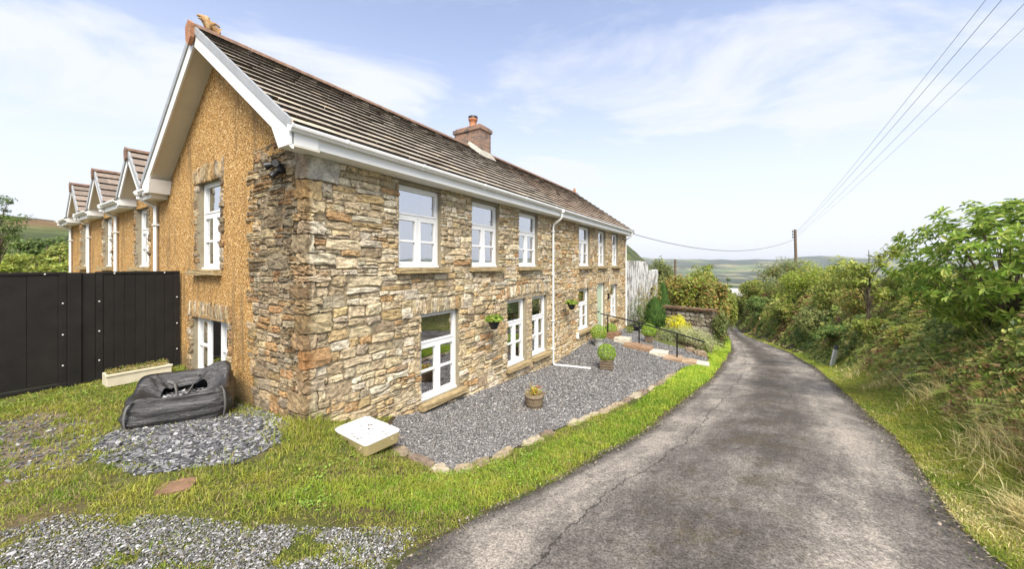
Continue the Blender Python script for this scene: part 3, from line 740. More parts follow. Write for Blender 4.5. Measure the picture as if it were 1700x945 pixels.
def rubble(mb, face, a_end, zb, zt, holes, wfun=None):
    z = zb
    while z < zt - .02:
        big = (z < 1.3)
        H = rng.uniform(.18, .36) if big else rng.uniform(.14, .30)
        if zt - z - H < .08: H = zt - z
        a = 0.0; end = a_end if wfun is None else a_end + wfun()
        while a < end - .02:
            W = rng.uniform(.22, .55) if big else rng.uniform(.28, .72)
            W = min(W, end - a)
            if end - a - W < .12: W = end - a
            mid = z + H / 2
            n = max(1, int(round(H / (rng.uniform(.08, .20) if big else rng.uniform(.056, .16)))))
            cuts = np.sort(np.concatenate([[0, 1], (np.arange(1, n) + rng.uniform(-.28, .28, n - 1)) / n]))
            for k in range(n):
                zz0, zz1 = z + H * cuts[k], z + H * cuts[k + 1]
                m = 1
                if zz1 - zz0 < W * .35 and rng.random() < .62: m = 2
                elif zz1 - zz0 > W * 1.2 and W > .2: m = 2
                xc = np.sort(np.concatenate([[0, 1], (np.arange(1, m) + rng.uniform(-.25, .25, m - 1)) / m]))
                for q in range(m):
                    c = clip_cell((a + W * xc[q], a + W * xc[q + 1], zz0, zz1), holes)
                    if c is None: continue
                    g = rng.uniform(.004, .011)
                    dx, dz = warp((c[0] + c[1]) / 2, (c[2] + c[3]) / 2, holes)
                    ca, cz = (c[0] + c[1]) / 2, (c[2] + c[3]) / 2
                    stone(mb, face, c[0] + g + dx, c[1] - g + dx, c[2] + g + dz, c[3] - g + dz, stone_col(face, ca, cz), .012, .05 if big else .04)
            a += W
        z += H
def soldiers(mb, face, a0, a1, z0, z1, arch=0.0, dark=False):
    a = a0
    while a < a1 - .02:
        w = min(rng.uniform(.05, .13), a1 - a)
        t = ((a + w / 2) - a0) / (a1 - a0) * 2 - 1
        lift = arch * (1 - t * t)
        c = stone_col(face, a, 2.0) * (.85 if face == 'f' else .95)
        stone(mb, face, a + .005, a + w - .005, z0 + lift + rng.uniform(-.008, .008), z1 + lift + rng.uniform(-.03, .03), c, .02, .045)
        a += w
def backing(mb, face, x0, x1, z0, z1, holes, col, d=0.0):
    xs = sorted({x0, x1, *[min(max(h[i], x0), x1) for h in holes for i in (0, 1)]}); zs = sorted({z0, z1, *[min(max(h[i], z0), z1) for h in holes for i in (2, 3)]})
    for i in range(len(xs) - 1):
        for j in range(len(zs) - 1):
            if xs[i + 1] - xs[i] < 1e-5 or zs[j + 1] - zs[j] < 1e-5: continue
            mx_, mz = (xs[i] + xs[i + 1]) / 2, (zs[j] + zs[j + 1]) / 2
            if any(h[0] < mx_ < h[1] and h[2] < mz < h[3] for h in holes): continue
            P = np.array([(xs[i], d, zs[j]), (xs[i + 1], d, zs[j]), (xs[i + 1], d, zs[j + 1]), (xs[i], d, zs[j + 1])])
            mb.add(place(face, P), [np.array([[0, 1, 2, 3] if face == 'f' else [3, 2, 1, 0]])], col)

mortar = np.array([.36, .295, .195])
wall = MB()
fh = [list(v) for v in FW.values()]
for h in fh:
    if h[2] > 2: h[3] = 4.0                      # upper openings run up behind the fascia
backing(wall, 'f', 0, ULEN, -1.8, 1.45, fh, mortar); backing(wall, 'f', 0, 8.15, 1.45, 4.12, fh, mortar * .8); backing(wall, 'f', 8.15, ULEN, 1.45, 4.12, fh, mortar * .8)  # upper backing darkened to paint shadow into the gaps between stones
backing(wall, 'g', 0, 1.85, -.6, 4.3, [], mortar * .7, .003)
# quoins at the near corner, laid alternately along each face
quo = []; z = -.7; k = 0
while z < 4.02:
    h = rng.uniform(.10, .30); h = min(h, 4.06 - z)
    if 4.06 - z - h < .36: h = 4.06 - z
    fl, gl = ((rng.uniform(.22, .44), rng.uniform(.10, .24)) if k % 2 else (rng.uniform(.08, .22), rng.uniform(.2, .42)))
    if z + h > 4.05: fl, gl = .50, .2
    quo.append((z, z + h, fl, gl)); z += h; k += 1
qh_f = []; qh_g = []
for (z0, z1, fl, gl) in quo:
    c = stone_col('f', 1.0, z0)
    cf = c * (1.0 if z0 > 2.5 else .9) if z1 < 4.05 else np.array([.47, .44, .37])
    cen = ((fl - .02) / 2, (gl - .02) / 2, (z0 + z1) / 2)
    V, F = CUBE4
    P = V.copy(); e = (np.abs(P) > .49).sum(1); P[e == 3] *= .975; P[e == 2] *= .988
    sz = np.array([fl + .05, gl + .05, z1 - z0 - .016]); P = P * sz + np.array([fl / 2 - .03, gl / 2 - .03, (z0 + z1) / 2]) + rng.uniform(-.016, .016, P.shape)
    cc = np.tile(cf, (len(P), 1)) * rng.uniform(.9, 1.1, (len(P), 1))
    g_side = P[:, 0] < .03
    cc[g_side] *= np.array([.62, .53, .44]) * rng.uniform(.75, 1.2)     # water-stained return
    wall.add(P, [F], np.clip(cc, 0, 1))
    qh_f.append((-.1, fl, z0, z1)); qh_g.append((-.1, gl, z0, z1))
hf = [tuple(h) for h in fh] + qh_f
lint = [('L1', 2.02, 3.56, 1.27, 1.56, .0), ('LL', 5.30, 8.02, 1.30, 1.60, .10), ('L4', 10.4, 11.95, 1.27, 1.58, .03), ('D', 12.6, 14.05, 1.40, 1.68, .02), ('L5', 14.6, 16.05, 1.25, 1.54, .02)]
for (_, a0, a1, z0, z1, ar) in lint:
    hf.append((a0, a1, z0, z1 + ar * .8)); soldiers(wall, 'f', a0, a1, z0, z1, ar)
hf.append((6.44, 6.82, -.6, 1.27))
for nme in ('U1', 'U2', 'U3', 'U4', 'U5', 'U6', 'L1', 'L2', 'L3', 'L4', 'L5'):
    a0, a1, z0, z1 = FW[nme]; hf.append((a0 - .08, a1 + .15, z0 - .12, z0 + .01))
rubble(wall, 'f', ULEN, -1.7, 4.0, hf)
zz = -.58                                          # pier between the two lower windows
while zz < 1.28:
    h = rng.uniform(.09, .2); stone(wall, 'f', 6.45 + rng.uniform(0, .03), 6.81 - rng.uniform(0, .04), zz + .008, min(zz + h, 1.30) - .008, stone_col('f', 6.6, zz), .005, .02); zz += h
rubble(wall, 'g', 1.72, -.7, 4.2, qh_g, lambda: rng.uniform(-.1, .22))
wall.build('stone_wall', M_STONE, house)

# rendered gable and wing
rend = MB()
gh = [list(v) for v in GW.values()] + [[a, b, 2.16, 3.75] for a, b in WW]
for gg in gh: pass
backing(rend, 'g', 1.62, 17.47, -.6, 3.8, gh, (1, 1, 1), .014)
def tri_face(mb, pts, col=(1, 1, 1)):
    mb.add(np.array(pts, float), [np.array([list(range(len(pts)))])], col)
def roofz(v): return ZE + (v - VE) * (ZR_ - ZE) / (VR - VE) if v < VR else ZR_ + (v - VR) * (ZB - ZR_) / (VB - VR)
backing(rend, 'g', 1.62, 6.2, 3.8, 4.02, [[2.98, 4.13, 3.8, 3.93]], (1, 1, 1), .014)
tri_face(rend, [(-.014, 0, 4.02), (-.014, 6.2, 4.02), (-.014, 6.2, roofz(6.2) - .1), (-.014, VR, ZR_ - .12), (-.014, 0, roofz(0) - .1)][::-1])
DORM = [7.6, 11.25, 14.75]; DHW, DZ0, DZ1 = 1.05, 4.05, 5.10
for vc in DORM:
    tri_face(rend, [(-.014, vc - 1.15, 3.8), (-.014, vc + 1.15, 3.8), (-.014, vc, 5.0)][::-1])
# back and far walls so that the house is closed
for q in ([(ULEN, 0, -1.8), (ULEN, 6.2, -1.8), (ULEN, 6.2, 4.2), (ULEN, VR, ZR_ - .1), (ULEN, 0, 4.12)], [(ULEN, 6.2, -1.8), (5, 6.2, -1.8), (5, 6.2, 4.2), (ULEN, 6.2, 4.2)], [(0, 17.47, -.6), (0, 17.47, 3.8), (5, 17.47, 3.8), (5, 17.47, -.6)], [(5, 17.47, -.6), (5, 17.47, 4.2), (5, 6.2, 4.2), (5, 6.2, -.6)]):
    tri_face(rend, q)
rend.build('rendered_wall', M_DASH, house)

# rough stone dressings round the rendered openings
def dressing(win, v0, v1, z0, z1, top=True, w=.20):
    for side in (0, 1):
        dress = MB()
        z = z0
        while z < z1:
            h = rng.uniform(.09, .20); ww = rng.uniform(.6, 1) * w
            b = (v0 - ww, v0 - .0) if side == 0 else (v1 + .0, v1 + ww)
            stone(dress, 'g', b[0], b[1], z + .006, min(z + h, z1 + .05) - .006, stone_col('g', 2.0, z) * np.array([.85, .86, .9]), .02, .05); z += h
        dress.build('stone_dressing', M_STONE, win)
    if top:
        dress = MB(); soldiers(dress, 'g', v0 - w * .9, v1 + w * 1.05, z1 + .0, z1 + .33); dress.build('stone_lintel', M_STONE, win)

# ---- windows
def frame_box(mb, a0, a1, z0, z1, d0=.10, d1=.17, b=.006):
    mb.bevbox(a0, a1, d0, d1, z0, z1, b)
def casement(mb, a0, a1, z0, z1, bars=1, t=.052):
    frame_box(mb, a0, a0 + t, z0, z1, .088, .15); frame_box(mb, a1 - t, a1, z0, z1, .088, .15)
    frame_box(mb, a0 + t, a1 - t, z0, z0 + t, .09, .148); frame_box(mb, a0 + t, a1 - t, z1 - t, z1, .09, .148)
    for k in range(bars):
        zc = z0 + (z1 - z0) * (k + 1) / (bars + 1); frame_box(mb, a0 + t, a1 - t, zc - .022, zc + .022, .092, .146)
def make_window(face, a0, a1, z0, z1, style='top', blind=None, sill=True, depth=.125, label=None, lint=None, curtain=False):
    fr = MB(); t = .05
    e = .01
    a0f, a1f = a0 - e, a1 + e
    frame_box(fr, a0f, a0f + t + e, z0, z1); frame_box(fr, a1f - t - e, a1f, z0, z1); frame_box(fr, a0 + t, a1 - t, z0, z0 + t * 1.2, .101, .169); frame_box(fr, a0 + t, a1 - t, z1 - t, z1 + .01, .101, .169)
    fr.bevbox(a0f + .01, a1f - .01, .055, .102, z0 - .006, z0 + .035, .006)      # plastic cill nose
    i0, i1 = a0 + t, a1 - t; mid = (a0 + a1) / 2
    if style == 'top':
        zt = z0 + .63 * (z1 - z0)
        frame_box(fr, i0, i1, zt - .025, zt + .025, .1005, .1695)
        frame_box(fr, mid - .022, mid + .022, z0 + t, zt - .025, .102, .168)
        casement(fr, i0 + .003, mid - .024, z0 + t * 1.2, zt - .028); casement(fr, mid + .024, i1 - .003, z0 + t * 1.2, zt - .028)
        casement(fr, i0 + .003, i1 - .003, zt + .028, z1 - t, 0, .04)
    elif style == 'side':
        w = (i1 - i0) / 3
        for k in (1, 2): frame_box(fr, i0 + w * k - .022, i0 + w * k + .022, z0 + t, z1 - t, .102, .168)
        casement(fr, i0 + .003, i0 + w - .024, z0 + t * 1.2, z1 - t - .002); casement(fr, i0 + 2 * w + .024, i1 - .003, z0 + t * 1.2, z1 - t - .002)
    if face == 'g': swap(fr)
    o = fr.build('window', M_WHITE, house)
    if label: o['label'] = label
    pn = MB(); P = np.array([(a0 + .02, 0, z0 + .02), (a1 - .02, 0, z0 + .02), (a1 - .02, 0, z1 - .02), (a0 + .02, 0, z1 - .02)]); P[:, 1] = -.128
    pn.add(place(face, P), [np.array([[0, 1, 2, 3] if face == 'f' else [3, 2, 1, 0]])]); pn.build('pane', M_GLASS, o)
    rm = MB(); x0, x1, y0, y1, zz0, zz1 = a0 - .25, a1 + .25, .18, .85, z0 - .15, z1 + .12
    rm.box(x0, x1, y1, y1 + .02, zz0, zz1); rm.box(x0 - .02, x0, y0, y1, zz0, zz1); rm.box(x1, x1 + .02, y0, y1, zz0, zz1); rm.box(x0, x1, y0, y1, zz0 - .02, zz0); rm.box(x0, x1, y0, y1, zz1, zz1 + .02)
    if face == 'g': swap(rm)
    rm.build('dark_interior', M_ROOM, o)
    rv = MB(); rd = .18
    for (x0, x1, q0, q1) in ((a0 - .03, a0, z0 - .02, z1 + .03), (a1, a1 + .03, z0 - .02, z1 + .03)): rv.box(x0, x1, -.012 if face == 'g' else -.004, rd, q0, q1)
    rv.box(a0, a1, .02, rd, z1 + .011, z1 + (.12 if lint else .03)); rv.box(a0, a1, .0, rd, z0 - .04, z0 - .008)
    if face == 'g': swap(rv)
    rv.build('reveal', M_REVEAL, o)
    if sill:
        sm = MB(); V, F = CUBE4
        sx = np.array([a1 - a0 + .22, .25, .10]); e_ = (np.abs(V) > .49).sum(1)
        # long slab with many cross sections
        for k in range(1):
            P = V * sx + np.array([(a0 + a1) / 2 + .03, -.025, z0 - .062]) + rng.uniform(-.007, .007, V.shape)
        sm.add(P, [F]);
        if face == 'g': swap(sm)
        sm.build('sill', M_SILL, o)
    if blind:
        bb = MB(); bb.box(a0 + .08, a1 - .08, .22, .235, z1 - blind, z1 - .05)
        for k in range(4): bb.box(a0 + .08, a1 - .08, .215, .222, z1 - blind + .06 + k * .09, z1 - blind + .075 + k * .09)
        if face == 'g': swap(bb)
        bb.build('blind', M_BLIND, o)
    if curtain:
        cb = MB()
        for (c0, c1) in ((a0 + .03, a0 + .28), (a1 - .28, a1 - .03)):
            xs = np.linspace(c0, c1, 26); yy = .26 + .025 * np.sin(np.arange(26) * 1.3); V = np.concatenate([np.stack([xs, yy, np.full(26, z0 - .05)], 1), np.stack([xs, yy, np.full(26, z1)], 1)])
            cb.add(V, [np.array([(i, i + 1, 27 + i, 26 + i) for i in range(25)])], (1, 1, 1), True)
        if face == 'g': swap(cb)
        cb.build('curtain', M_CURT, o)
    return o
for k in ('U1', 'U2', 'U3', 'U4', 'U5', 'U6'): make_window('f', *FW[k], lint=True, curtain=k in ('U1', 'U2', 'U4'))
for k in ('L1', 'L2', 'L3', 'L4', 'L5'): make_window('f', *FW[k], blind=.42 if k[1] in '123' else None, curtain=k in ('L1', 'L2', 'L3'))
dressing(make_window('g', *GW['W1'], curtain=True), *GW['W1'][:2], 2.16, 3.93)
dressing(make_window('g', *GW['WL'], style='side', label='low three-light window with its middle light open', sill=False), *GW['WL'][:2], -.02, 1.17)
for a, b in WW: dressing(make_window('g', a, b, 2.2, 3.73), a, b, 2.2, 3.75, False, .17)

# ---- front door
a0, a1, z0, z1 = FW['D']
M_DOOR = mat('pale_green_door', (.42, .50, .36), .45)
db = MB(); i0, i1 = a0 + .10, a1 - .10
db.bevbox(i0, i1, .11, .15, z0 + .12, z1 - .10, .004)
w = (i1 - i0)
for (p0, p1) in ((.10, .45), (.55, .90)):
    for (q0, q1) in ((.07, .42), (.50, .93)):
        db.bevbox(i0 + w * p0, i0 + w * p1, .102, .12, z0 + .12 + (z1 - z0 - .22) * q0, z0 + .12 + (z1 - z0 - .22) * q1, .012)
door = db.build('door', M_DOOR, house)
fb = MB(); fb.bevbox(a0, a0 + .10, .09, .17, z0 + .05, z1); fb.bevbox(a1 - .10, a1, .09, .17, z0 + .05, z1); fb.bevbox(a0 + .10, a1 - .10, .092, .168, z1 - .10, z1)
fb.build('door_frame', M_WHITE, door)
sb = MB(); sb.box(a0 - .02, a1 + .02, -.12, .16, z0 - .08, z0 + .06); sb.build('doorstep', M_SILL, door)
rb = MB(); rb.box(a0 - .03, a0, -.004, .2, z0, z1 + .03); rb.box(a1, a1 + .03, -.004, .2, z0, z1 + .03); rb.box(a0, a1, .02, .2, z1 + .002, z1 + .04); rb.build('reveal', M_REVEAL, door)
kb = MB(); kb.tube([(i0 + .08, .10, z0 + 1.05), (i0 + .08, .05, z0 + 1.05), (i0 + .2, .05, z0 + 1.05)], .012); kb.box(i0 + .05, i0 + .11, .085, .104, z0 + .95, z0 + 1.15); kb.box(i0 + w * .38, i0 + w * .62, .092, .103, z0 + 1.0, z0 + 1.05); kb.build('handle', M_BLACK, door)
lb = MB(); lb.box(14.18, 14.30, -.10, -.04, .62, .86); lb.box(14.16, 14.32, -.12, -.04, .86, .89); lb.box(14.21, 14.27, -.04, .0, .7, .8); lb.build('wall_lantern', M_BLACK, house)
mbx = MB(); mbx.bevbox(10.28, 10.42, -.10, -.02, -.62, -.38, .01); mbx.build('meter_box', M_WHITEB, house)

# ---- roof
def slope_frame(v0, z0, v1, z1):
    L = math.hypot(v1 - v0, z1 - z0); return np.array([0, (v1 - v0) / L, (z1 - z0) / L]), L
def tiles(mb, bt, u0, u1, v0, z0, v1, z1, rows, tw=.33, fn=None, axis_u=True, T=.054):
    """lapped courses of thick tiles: pale tile faces in mb, lower edges painted near-black for butt shade and moss"""
    d, L = slope_frame(v0, z0, v1, z1); nrm = np.array([0, -d[2], d[1]])
    if nrm[2] < 0: nrm = -nrm
    ch = L / rows
    for r_ in range(rows):
        s0 = r_ * ch - .012; s1 = (r_ + 1) * ch + .06
        u = u0 - (tw / 2 if r_ % 2 else 0)
        while u < u1 - .01:
            ua, ub = max(u, u0) + .0012, min(u + tw, u1) - .0012
            if ub - ua > .03:
                jz = rng.normal(0, .0025); js = rng.normal(0, .004)
                c = fn(ua, r_)
                base = np.array([0, v0, z0])
                lo = base + d * (s0 + js); hi = base + d * s1
                P = []
                for uu in (ua, ub):
                    for (q, h) in ((lo, .012), (lo, .012 + T + jz), (hi, .010 + jz)):
                        p = q + nrm * h; P.append((uu, p[1], p[2]))
                P = np.array(P)
                mb.add(P, [np.array([[1, 4, 5, 2]]), np.array([[0, 1, 2], [5, 4, 3]])], c)
                mb.add(P, [np.array([[0, 3, 4, 1]])], np.array([.034, .028, .021]) * rng.uniform(.6, 1.6))  # dark lower edge: course shadow line painted in, along with moss
            u += tw
    under = np.array([(u0, v0, z0), (u1, v0, z0), (u1, v1, z1), (u0, v1, z1)])
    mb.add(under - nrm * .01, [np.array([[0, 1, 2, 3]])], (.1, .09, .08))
def tile_col(u, r_):
    n = rng.random()
    if u < 8.3:
        c = np.array([.38, .33, .265]) * rng.uniform(.82, 1.1)
        if n < .10: c = np.array([.27, .225, .17])
        if n > .93: c = np.array([.52, .43, .32])
    else:
        c = np.array([.40, .31, .23]) * rng.uniform(.85, 1.1)
        if n < .08: c = np.array([.24, .16, .11])
    return c
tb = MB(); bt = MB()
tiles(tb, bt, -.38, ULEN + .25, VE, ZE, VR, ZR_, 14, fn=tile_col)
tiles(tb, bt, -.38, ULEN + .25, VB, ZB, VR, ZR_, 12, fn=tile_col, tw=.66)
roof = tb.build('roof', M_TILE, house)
# ridge tiles
rg = MB(); u = -.40; k = 0
while u < ULEN + .2:
    L = .45; a = np.linspace(0, math.pi, 7); prof = np.stack([np.zeros(7), VR + .125 * np.cos(a), ZR_ - .02 + .11 * np.sin(a)], 1)
    s = 1.0 + .03 * (k % 2)
    P = np.concatenate([prof * [1, 1, 1] + [u, 0, 0], prof + [u + L - .008, 0, .004]])
    rg.add(P, [np.array([(i, i + 1, 8 + i, 7 + i) for i in range(6)])], (1, 1, 1), True); rg.add(P[:7], [np.array([list(range(7))])]); u += L; k += 1
rg.build('ridge_tiles', M_RIDGE, roof)
# gable-end ridge stop (hexagonal shield) and the little dragon
st = MB()
hexa = np.array([(0, VR, ZR_ + .12), (0, VR - .14, ZR_ + .02), (0, VR - .12, ZR_ - .22), (0, VR, ZR_ - .34), (0, VR + .12, ZR_ - .22), (0, VR + .14, ZR_ + .02)])
st.add(np.concatenate([hexa + [-.46, 0, 0], hexa + [-.40, 0, 0]]), [np.array([[0, 1, 2, 3, 4, 5]]), np.array([(i, (i + 1) % 6, 6 + (i + 1) % 6, 6 + i) for i in range(6)])])
st.build('ridge_stop', M_TERRA, roof)
def skin_mesh(name, verts, edges, radii, material, parent=None, sub=2):
    me = bpy.data.meshes.new(name); me.from_pydata([Vector(v) for v in verts], edges, []); o = bpy.data.objects.new(name, me); COL.objects.link(o)
    m = o.modifiers.new('skin', 'SKIN')
    for i, r_ in enumerate(radii): me.skin_vertices[0].data[i].radius = (r_, r_)
    me.skin_vertices[0].data[0].use_root = True
    s = o.modifiers.new('sub', 'SUBSURF'); s.levels = s.render_levels = sub
    dg = bpy.context.evaluated_depsgraph_get(); ev = o.evaluated_get(dg); m2 = bpy.data.meshes.new_from_object(ev)
    o.modifiers.clear(); o.data = m2; m2.materials.clear(); m2.materials.append(material)
    for p in m2.polygons: p.use_smooth = True
    if parent is not None: o.parent = parent
    return o
zb = ZR_ + .06
dv = [(.10, VR, zb + .12), (.00, VR, zb + .20), (-.10, VR, zb + .27), (-.17, VR, zb + .36), (-.27, VR, zb + .38), (-.36, VR, zb + .345), (-.25, VR, zb + .30), (-.33, VR, zb + .28), (.20, VR, zb + .08), (.28, VR, zb + .02), (-.08, VR - .09, zb + .02), (-.08, VR + .09, zb + .02), (.10, VR - .10, zb + .30), (.24, VR - .13, zb + .22), (.10, VR + .10, zb + .30), (.24, VR + .13, zb + .22), (-.10, VR, zb + .42), (.0, VR, zb + .40)]
dv = [(-.16 + (q[0] + .05) * .56, VR + (q[1] - VR) * .56, zb + (q[2] - zb) * .60) for q in dv]
fin = skin_mesh('ridge_finial', dv, [(0, 1), (1, 2), (2, 3), (3, 4), (4, 5), (3, 6), (6, 7), (0, 8), (8, 9), (1, 10), (1, 11), (1, 12), (12, 13), (1, 14), (14, 15), (3, 16), (16, 17)], [q * .62 for q in (.125, .13, .105, .085, .052, .03, .036, .022, .10, .07, .05, .05, .04, .025, .04, .025, .05, .035)], mat('ochre_terracotta', (.40, .235, .10), .85, noise=(9, .5, 1.4), bump=(30, .8, .02), noise2=(7, (.55, .48, .30), .56, .7, .7)), roof)
fe = MB(); fe.lathe([(.09, 0), (.075, .1), (.07, .2), (.03, .26), (.0, .27)], 12, (ULEN + .1, VR, ZR_ + .06)); fe.build('ridge_knob', M_TERRA, roof)

def barge(mb, ms, mv, v0, z0, v1, z1, u=-.38, w=.23, t=.03, vw=.10, soff=True):
    """white board under a sloping verge (mb), grey verge trim (mv) and the soffit behind (ms)"""
    d, L = slope_frame(v0, z0, v1, z1); nrm = np.array([0, -d[2], d[1]]); nrm = nrm if nrm[2] > 0 else -nrm
    p0 = np.array([0, v0, z0]); p1 = np.array([0, v1, z1])
    def slab(m, h0, h1, ua, ub, col=(1, 1, 1)):
        # square-cut (vertical) ends
        q = [p0 + [0, 0, h0 / nrm[2]], p1 + [0, 0, h0 / nrm[2]], p1 + [0, 0, h1 / nrm[2]], p0 + [0, 0, h1 / nrm[2]]]
        V = np.array([x + [ua, 0, 0] for x in q] + [x + [ub, 0, 0] for x in q])
        m.add(V, [(0, 1, 2, 3), (7, 6, 5, 4), (0, 4, 5, 1), (1, 5, 6, 2), (2, 6, 7, 3), (3, 7, 4, 0)], col)
    slab(mb, -w - .03, -.03, u, u + t)
    slab(mv, -.06, .055, u - .022, u + .02)
    if soff: slab(ms, -w + .0, -w + .02, u + t, -.0)
BG = []
for (va, za) in ((VE, ZE), (VB, ZB)):
    q3 = (MB(), MB(), MB()); barge(*q3, va, za, VR, ZR_); BG.append(q3)
# boxed foot of the verge at the front eaves, and at the rear
for (va, vb_, za), (bb_, so_, vg_) in zip(((VE + .0, .12, ZE), (VB, 5.75, ZB)), BG):
    q = [(va, za - .26), (-.02, za - .26), (.17, za + .06), (va, za + .01)] if va < 1 else [(va, za - .26), (vb_, za - .28), (vb_ - .1, za + .02), (va, za + .02)]
    V = np.array([(u_, a_, b_) for u_ in (-.385, -.02) for a_, b_ in q]); bb_.add(V, [(0, 1, 2, 3), (7, 6, 5, 4), (0, 4, 5, 1), (1, 5, 6, 2), (2, 6, 7, 3), (3, 7, 4, 0)])
    bb_.build('bargeboard', M_WHITEB, roof); so_.build('soffit', M_SOFFIT, roof); vg_.build('verge_trim', M_VERGE, roof)
def dormer_trim(vc, par):
    bb_, so_, vg_ = MB(), MB(), MB()
    for s in (-1, 1):
        barge(bb_, so_, vg_, vc + s * DHW, DZ0, vc, DZ1, u=-.34, w=.17, vw=.07)
    # white cheek boards closing the foot of each dormer
    for s in (-1, 1):
        e0, e1 = sorted((vc + s * DHW, vc + s * (DHW - .22)))
        bb_.box(-.335, 2.2, e0, e1, DZ0 - .22, DZ0 - .03)
    bb_.build('bargeboard', M_WHITEB, par); so_.build('soffit', M_SOFFIT, par); vg_.build('verge_trim', M_VERGE, par)
# front eaves: fascia, soffit, gutter
fs = MB(); fs.bevbox(-.36, ULEN + .2, -.335, -.30, 3.87, 4.10, .004); fs.bevbox(-.34, ULEN + .2, -.30, -.01, 3.865, 3.885, .003); fs.build('fascia', M_WHITEB, house)
def gutter(mb, u0, u1, vout, ztop, along='u', sgn=-1, w=.115, h=.085):
    a = np.linspace(0, 1, 9)
    prof = [(0, 0), (0, -h * .75), (w * .2, -h), (w * .62, -h), (w * .72, -h * .72), (w * .95, -h * .55), (w, -.02), (w, 0), (w - .012, 0), (w - .02, -.03), (.02, -.03), (.012, 0)]
    V = []
    for uu in (u0, u1):
        for (x, z) in prof:
            V.append((uu, vout + sgn * x, ztop + z) if along == 'u' else (vout + sgn * x, uu, ztop + z))
    n = len(prof); F = [(i, (i + 1) % n, n + (i + 1) % n, n + i) for i in range(n)]
    mb.add(np.array(V), [np.array(F), np.array([list(range(n)), list(range(2 * n - 1, n - 1, -1))])])
gb = MB(); gutter(gb, -.40, ULEN + .25, -.337, 4.105)
for u in [.35, 1.9, 3.8, 5.7, 7.6, 9.5, 11.4, 13.3, 15.2, 17.0]:
    gutter(gb, u, u + .05, -.333, 4.112, w=.127, h=.1)
gutter(gb, -.42, -.395, -.333, 4.112, w=.127, h=.1)
gb.build('gutter', M_WHITE, house)
def pipe(mb, pts, r=.034, n=10): mb.tube(pts, r, n)
dp = MB()
pipe(dp, [(8.15, -.40, 4.03), (8.15, -.40, 3.86), (8.15, -.36, 3.78), (8.15, -.10, 3.62), (8.15, -.075, 3.5), (8.15, -.075, -1.02), (8.15, -.10, -1.10), (8.2, -.3, -1.135)])
gp0 = hw(8.2, -.3); 
pts = []
for t in np.linspace(0, 1, 8):
    uu, vv = 8.15 + .25 * t, -.25 - 1.05 * t; pts.append((uu, vv, g1(*hw(uu, vv)) + .045))
pipe(dp, pts)
for z in (.35, 1.9, 3.35, -.6): dp.bevbox(8.09, 8.21, -.115, -.02, z, z + .045, .004)
dp.bevbox(8.09, 8.21, -.47, -.335, 3.98, 4.11, .01)
dp.build('downpipe', M_WHITE, house)
dp = MB()
pipe(dp, [(17.35, -.40, 4.03), (17.35, -.40, 3.88), (17.35, -.36, 3.8), (17.35, -.10, 3.65), (17.35, -.07, 3.5), (17.35, -.07, -1.0), (17.35, -.1, -1.1)])
pts = []
for t in np.linspace(0, 1, 8):
    uu, vv = 17.35 + .1 * t, -.12 - 1.25 * t; pts.append((uu, vv, g1(*hw(uu, vv)) + .05))
pipe(dp, pts)
dp.build('downpipe', M_WHITE, house)

# wing: eaves boxes between the dormers, gutters with swan-neck downpipes, gabled roofs running back
spans = [(5.95, 6.75), (8.55, 10.4), (12.2, 13.9), (15.7, 17.62)]
for i, (v0, v1) in enumerate(spans):
    wb = MB(); wgb = MB(); wt = MB()
    wb.bevbox(-.30, -.0, v0, v1, 3.78, 4.0, .004)
    gutter(wgb, v0 + .08, v1 + .05, -.30, 3.99, 'v')
    q = np.array([(-.36, v0 - .1, 4.0), (-.36, v1 + .1, 4.0), (.9, v1 + .25, 4.38), (.9, v0 - .25, 4.38)]); q2 = q + [0, 0, .03]
    wt.add(np.concatenate([q, q2]), [(0, 1, 2, 3), (7, 6, 5, 4), (0, 4, 5, 1), (1, 5, 6, 2), (2, 6, 7, 3), (3, 7, 4, 0)], (.13, .12, .11))
    eb = wb.build('eaves_box', M_WHITEB, house); wgb.build('gutter', M_WHITE, eb); wt.build('eaves_slates', M_TILE, eb)
for pv in (6.58, 10.26, 13.92, 17.13):
    dp = MB(); M_ = None
    for (p, q) in (((-.36, 3.92), (-.36, 3.80)), ((-.36, 3.82), (-.07, 3.66)), ((-.07, 3.69), (-.07, -.1))):
        dp.tube([(p[0], pv, p[1]), (q[0], pv, q[1])], .045, 4, smooth=False)
    dp.bevbox(-.13, -.005, pv - .055, pv + .055, 3.2, 3.24, .004); dp.bevbox(-.42, -.30, pv - .07, pv + .07, 3.88, 4.0, .008)
    dp.build('downpipe', M_WHITE, house)
def wing_col(u, r_): return np.array([.25, .20, .16]) * rng.uniform(.8, 1.15)
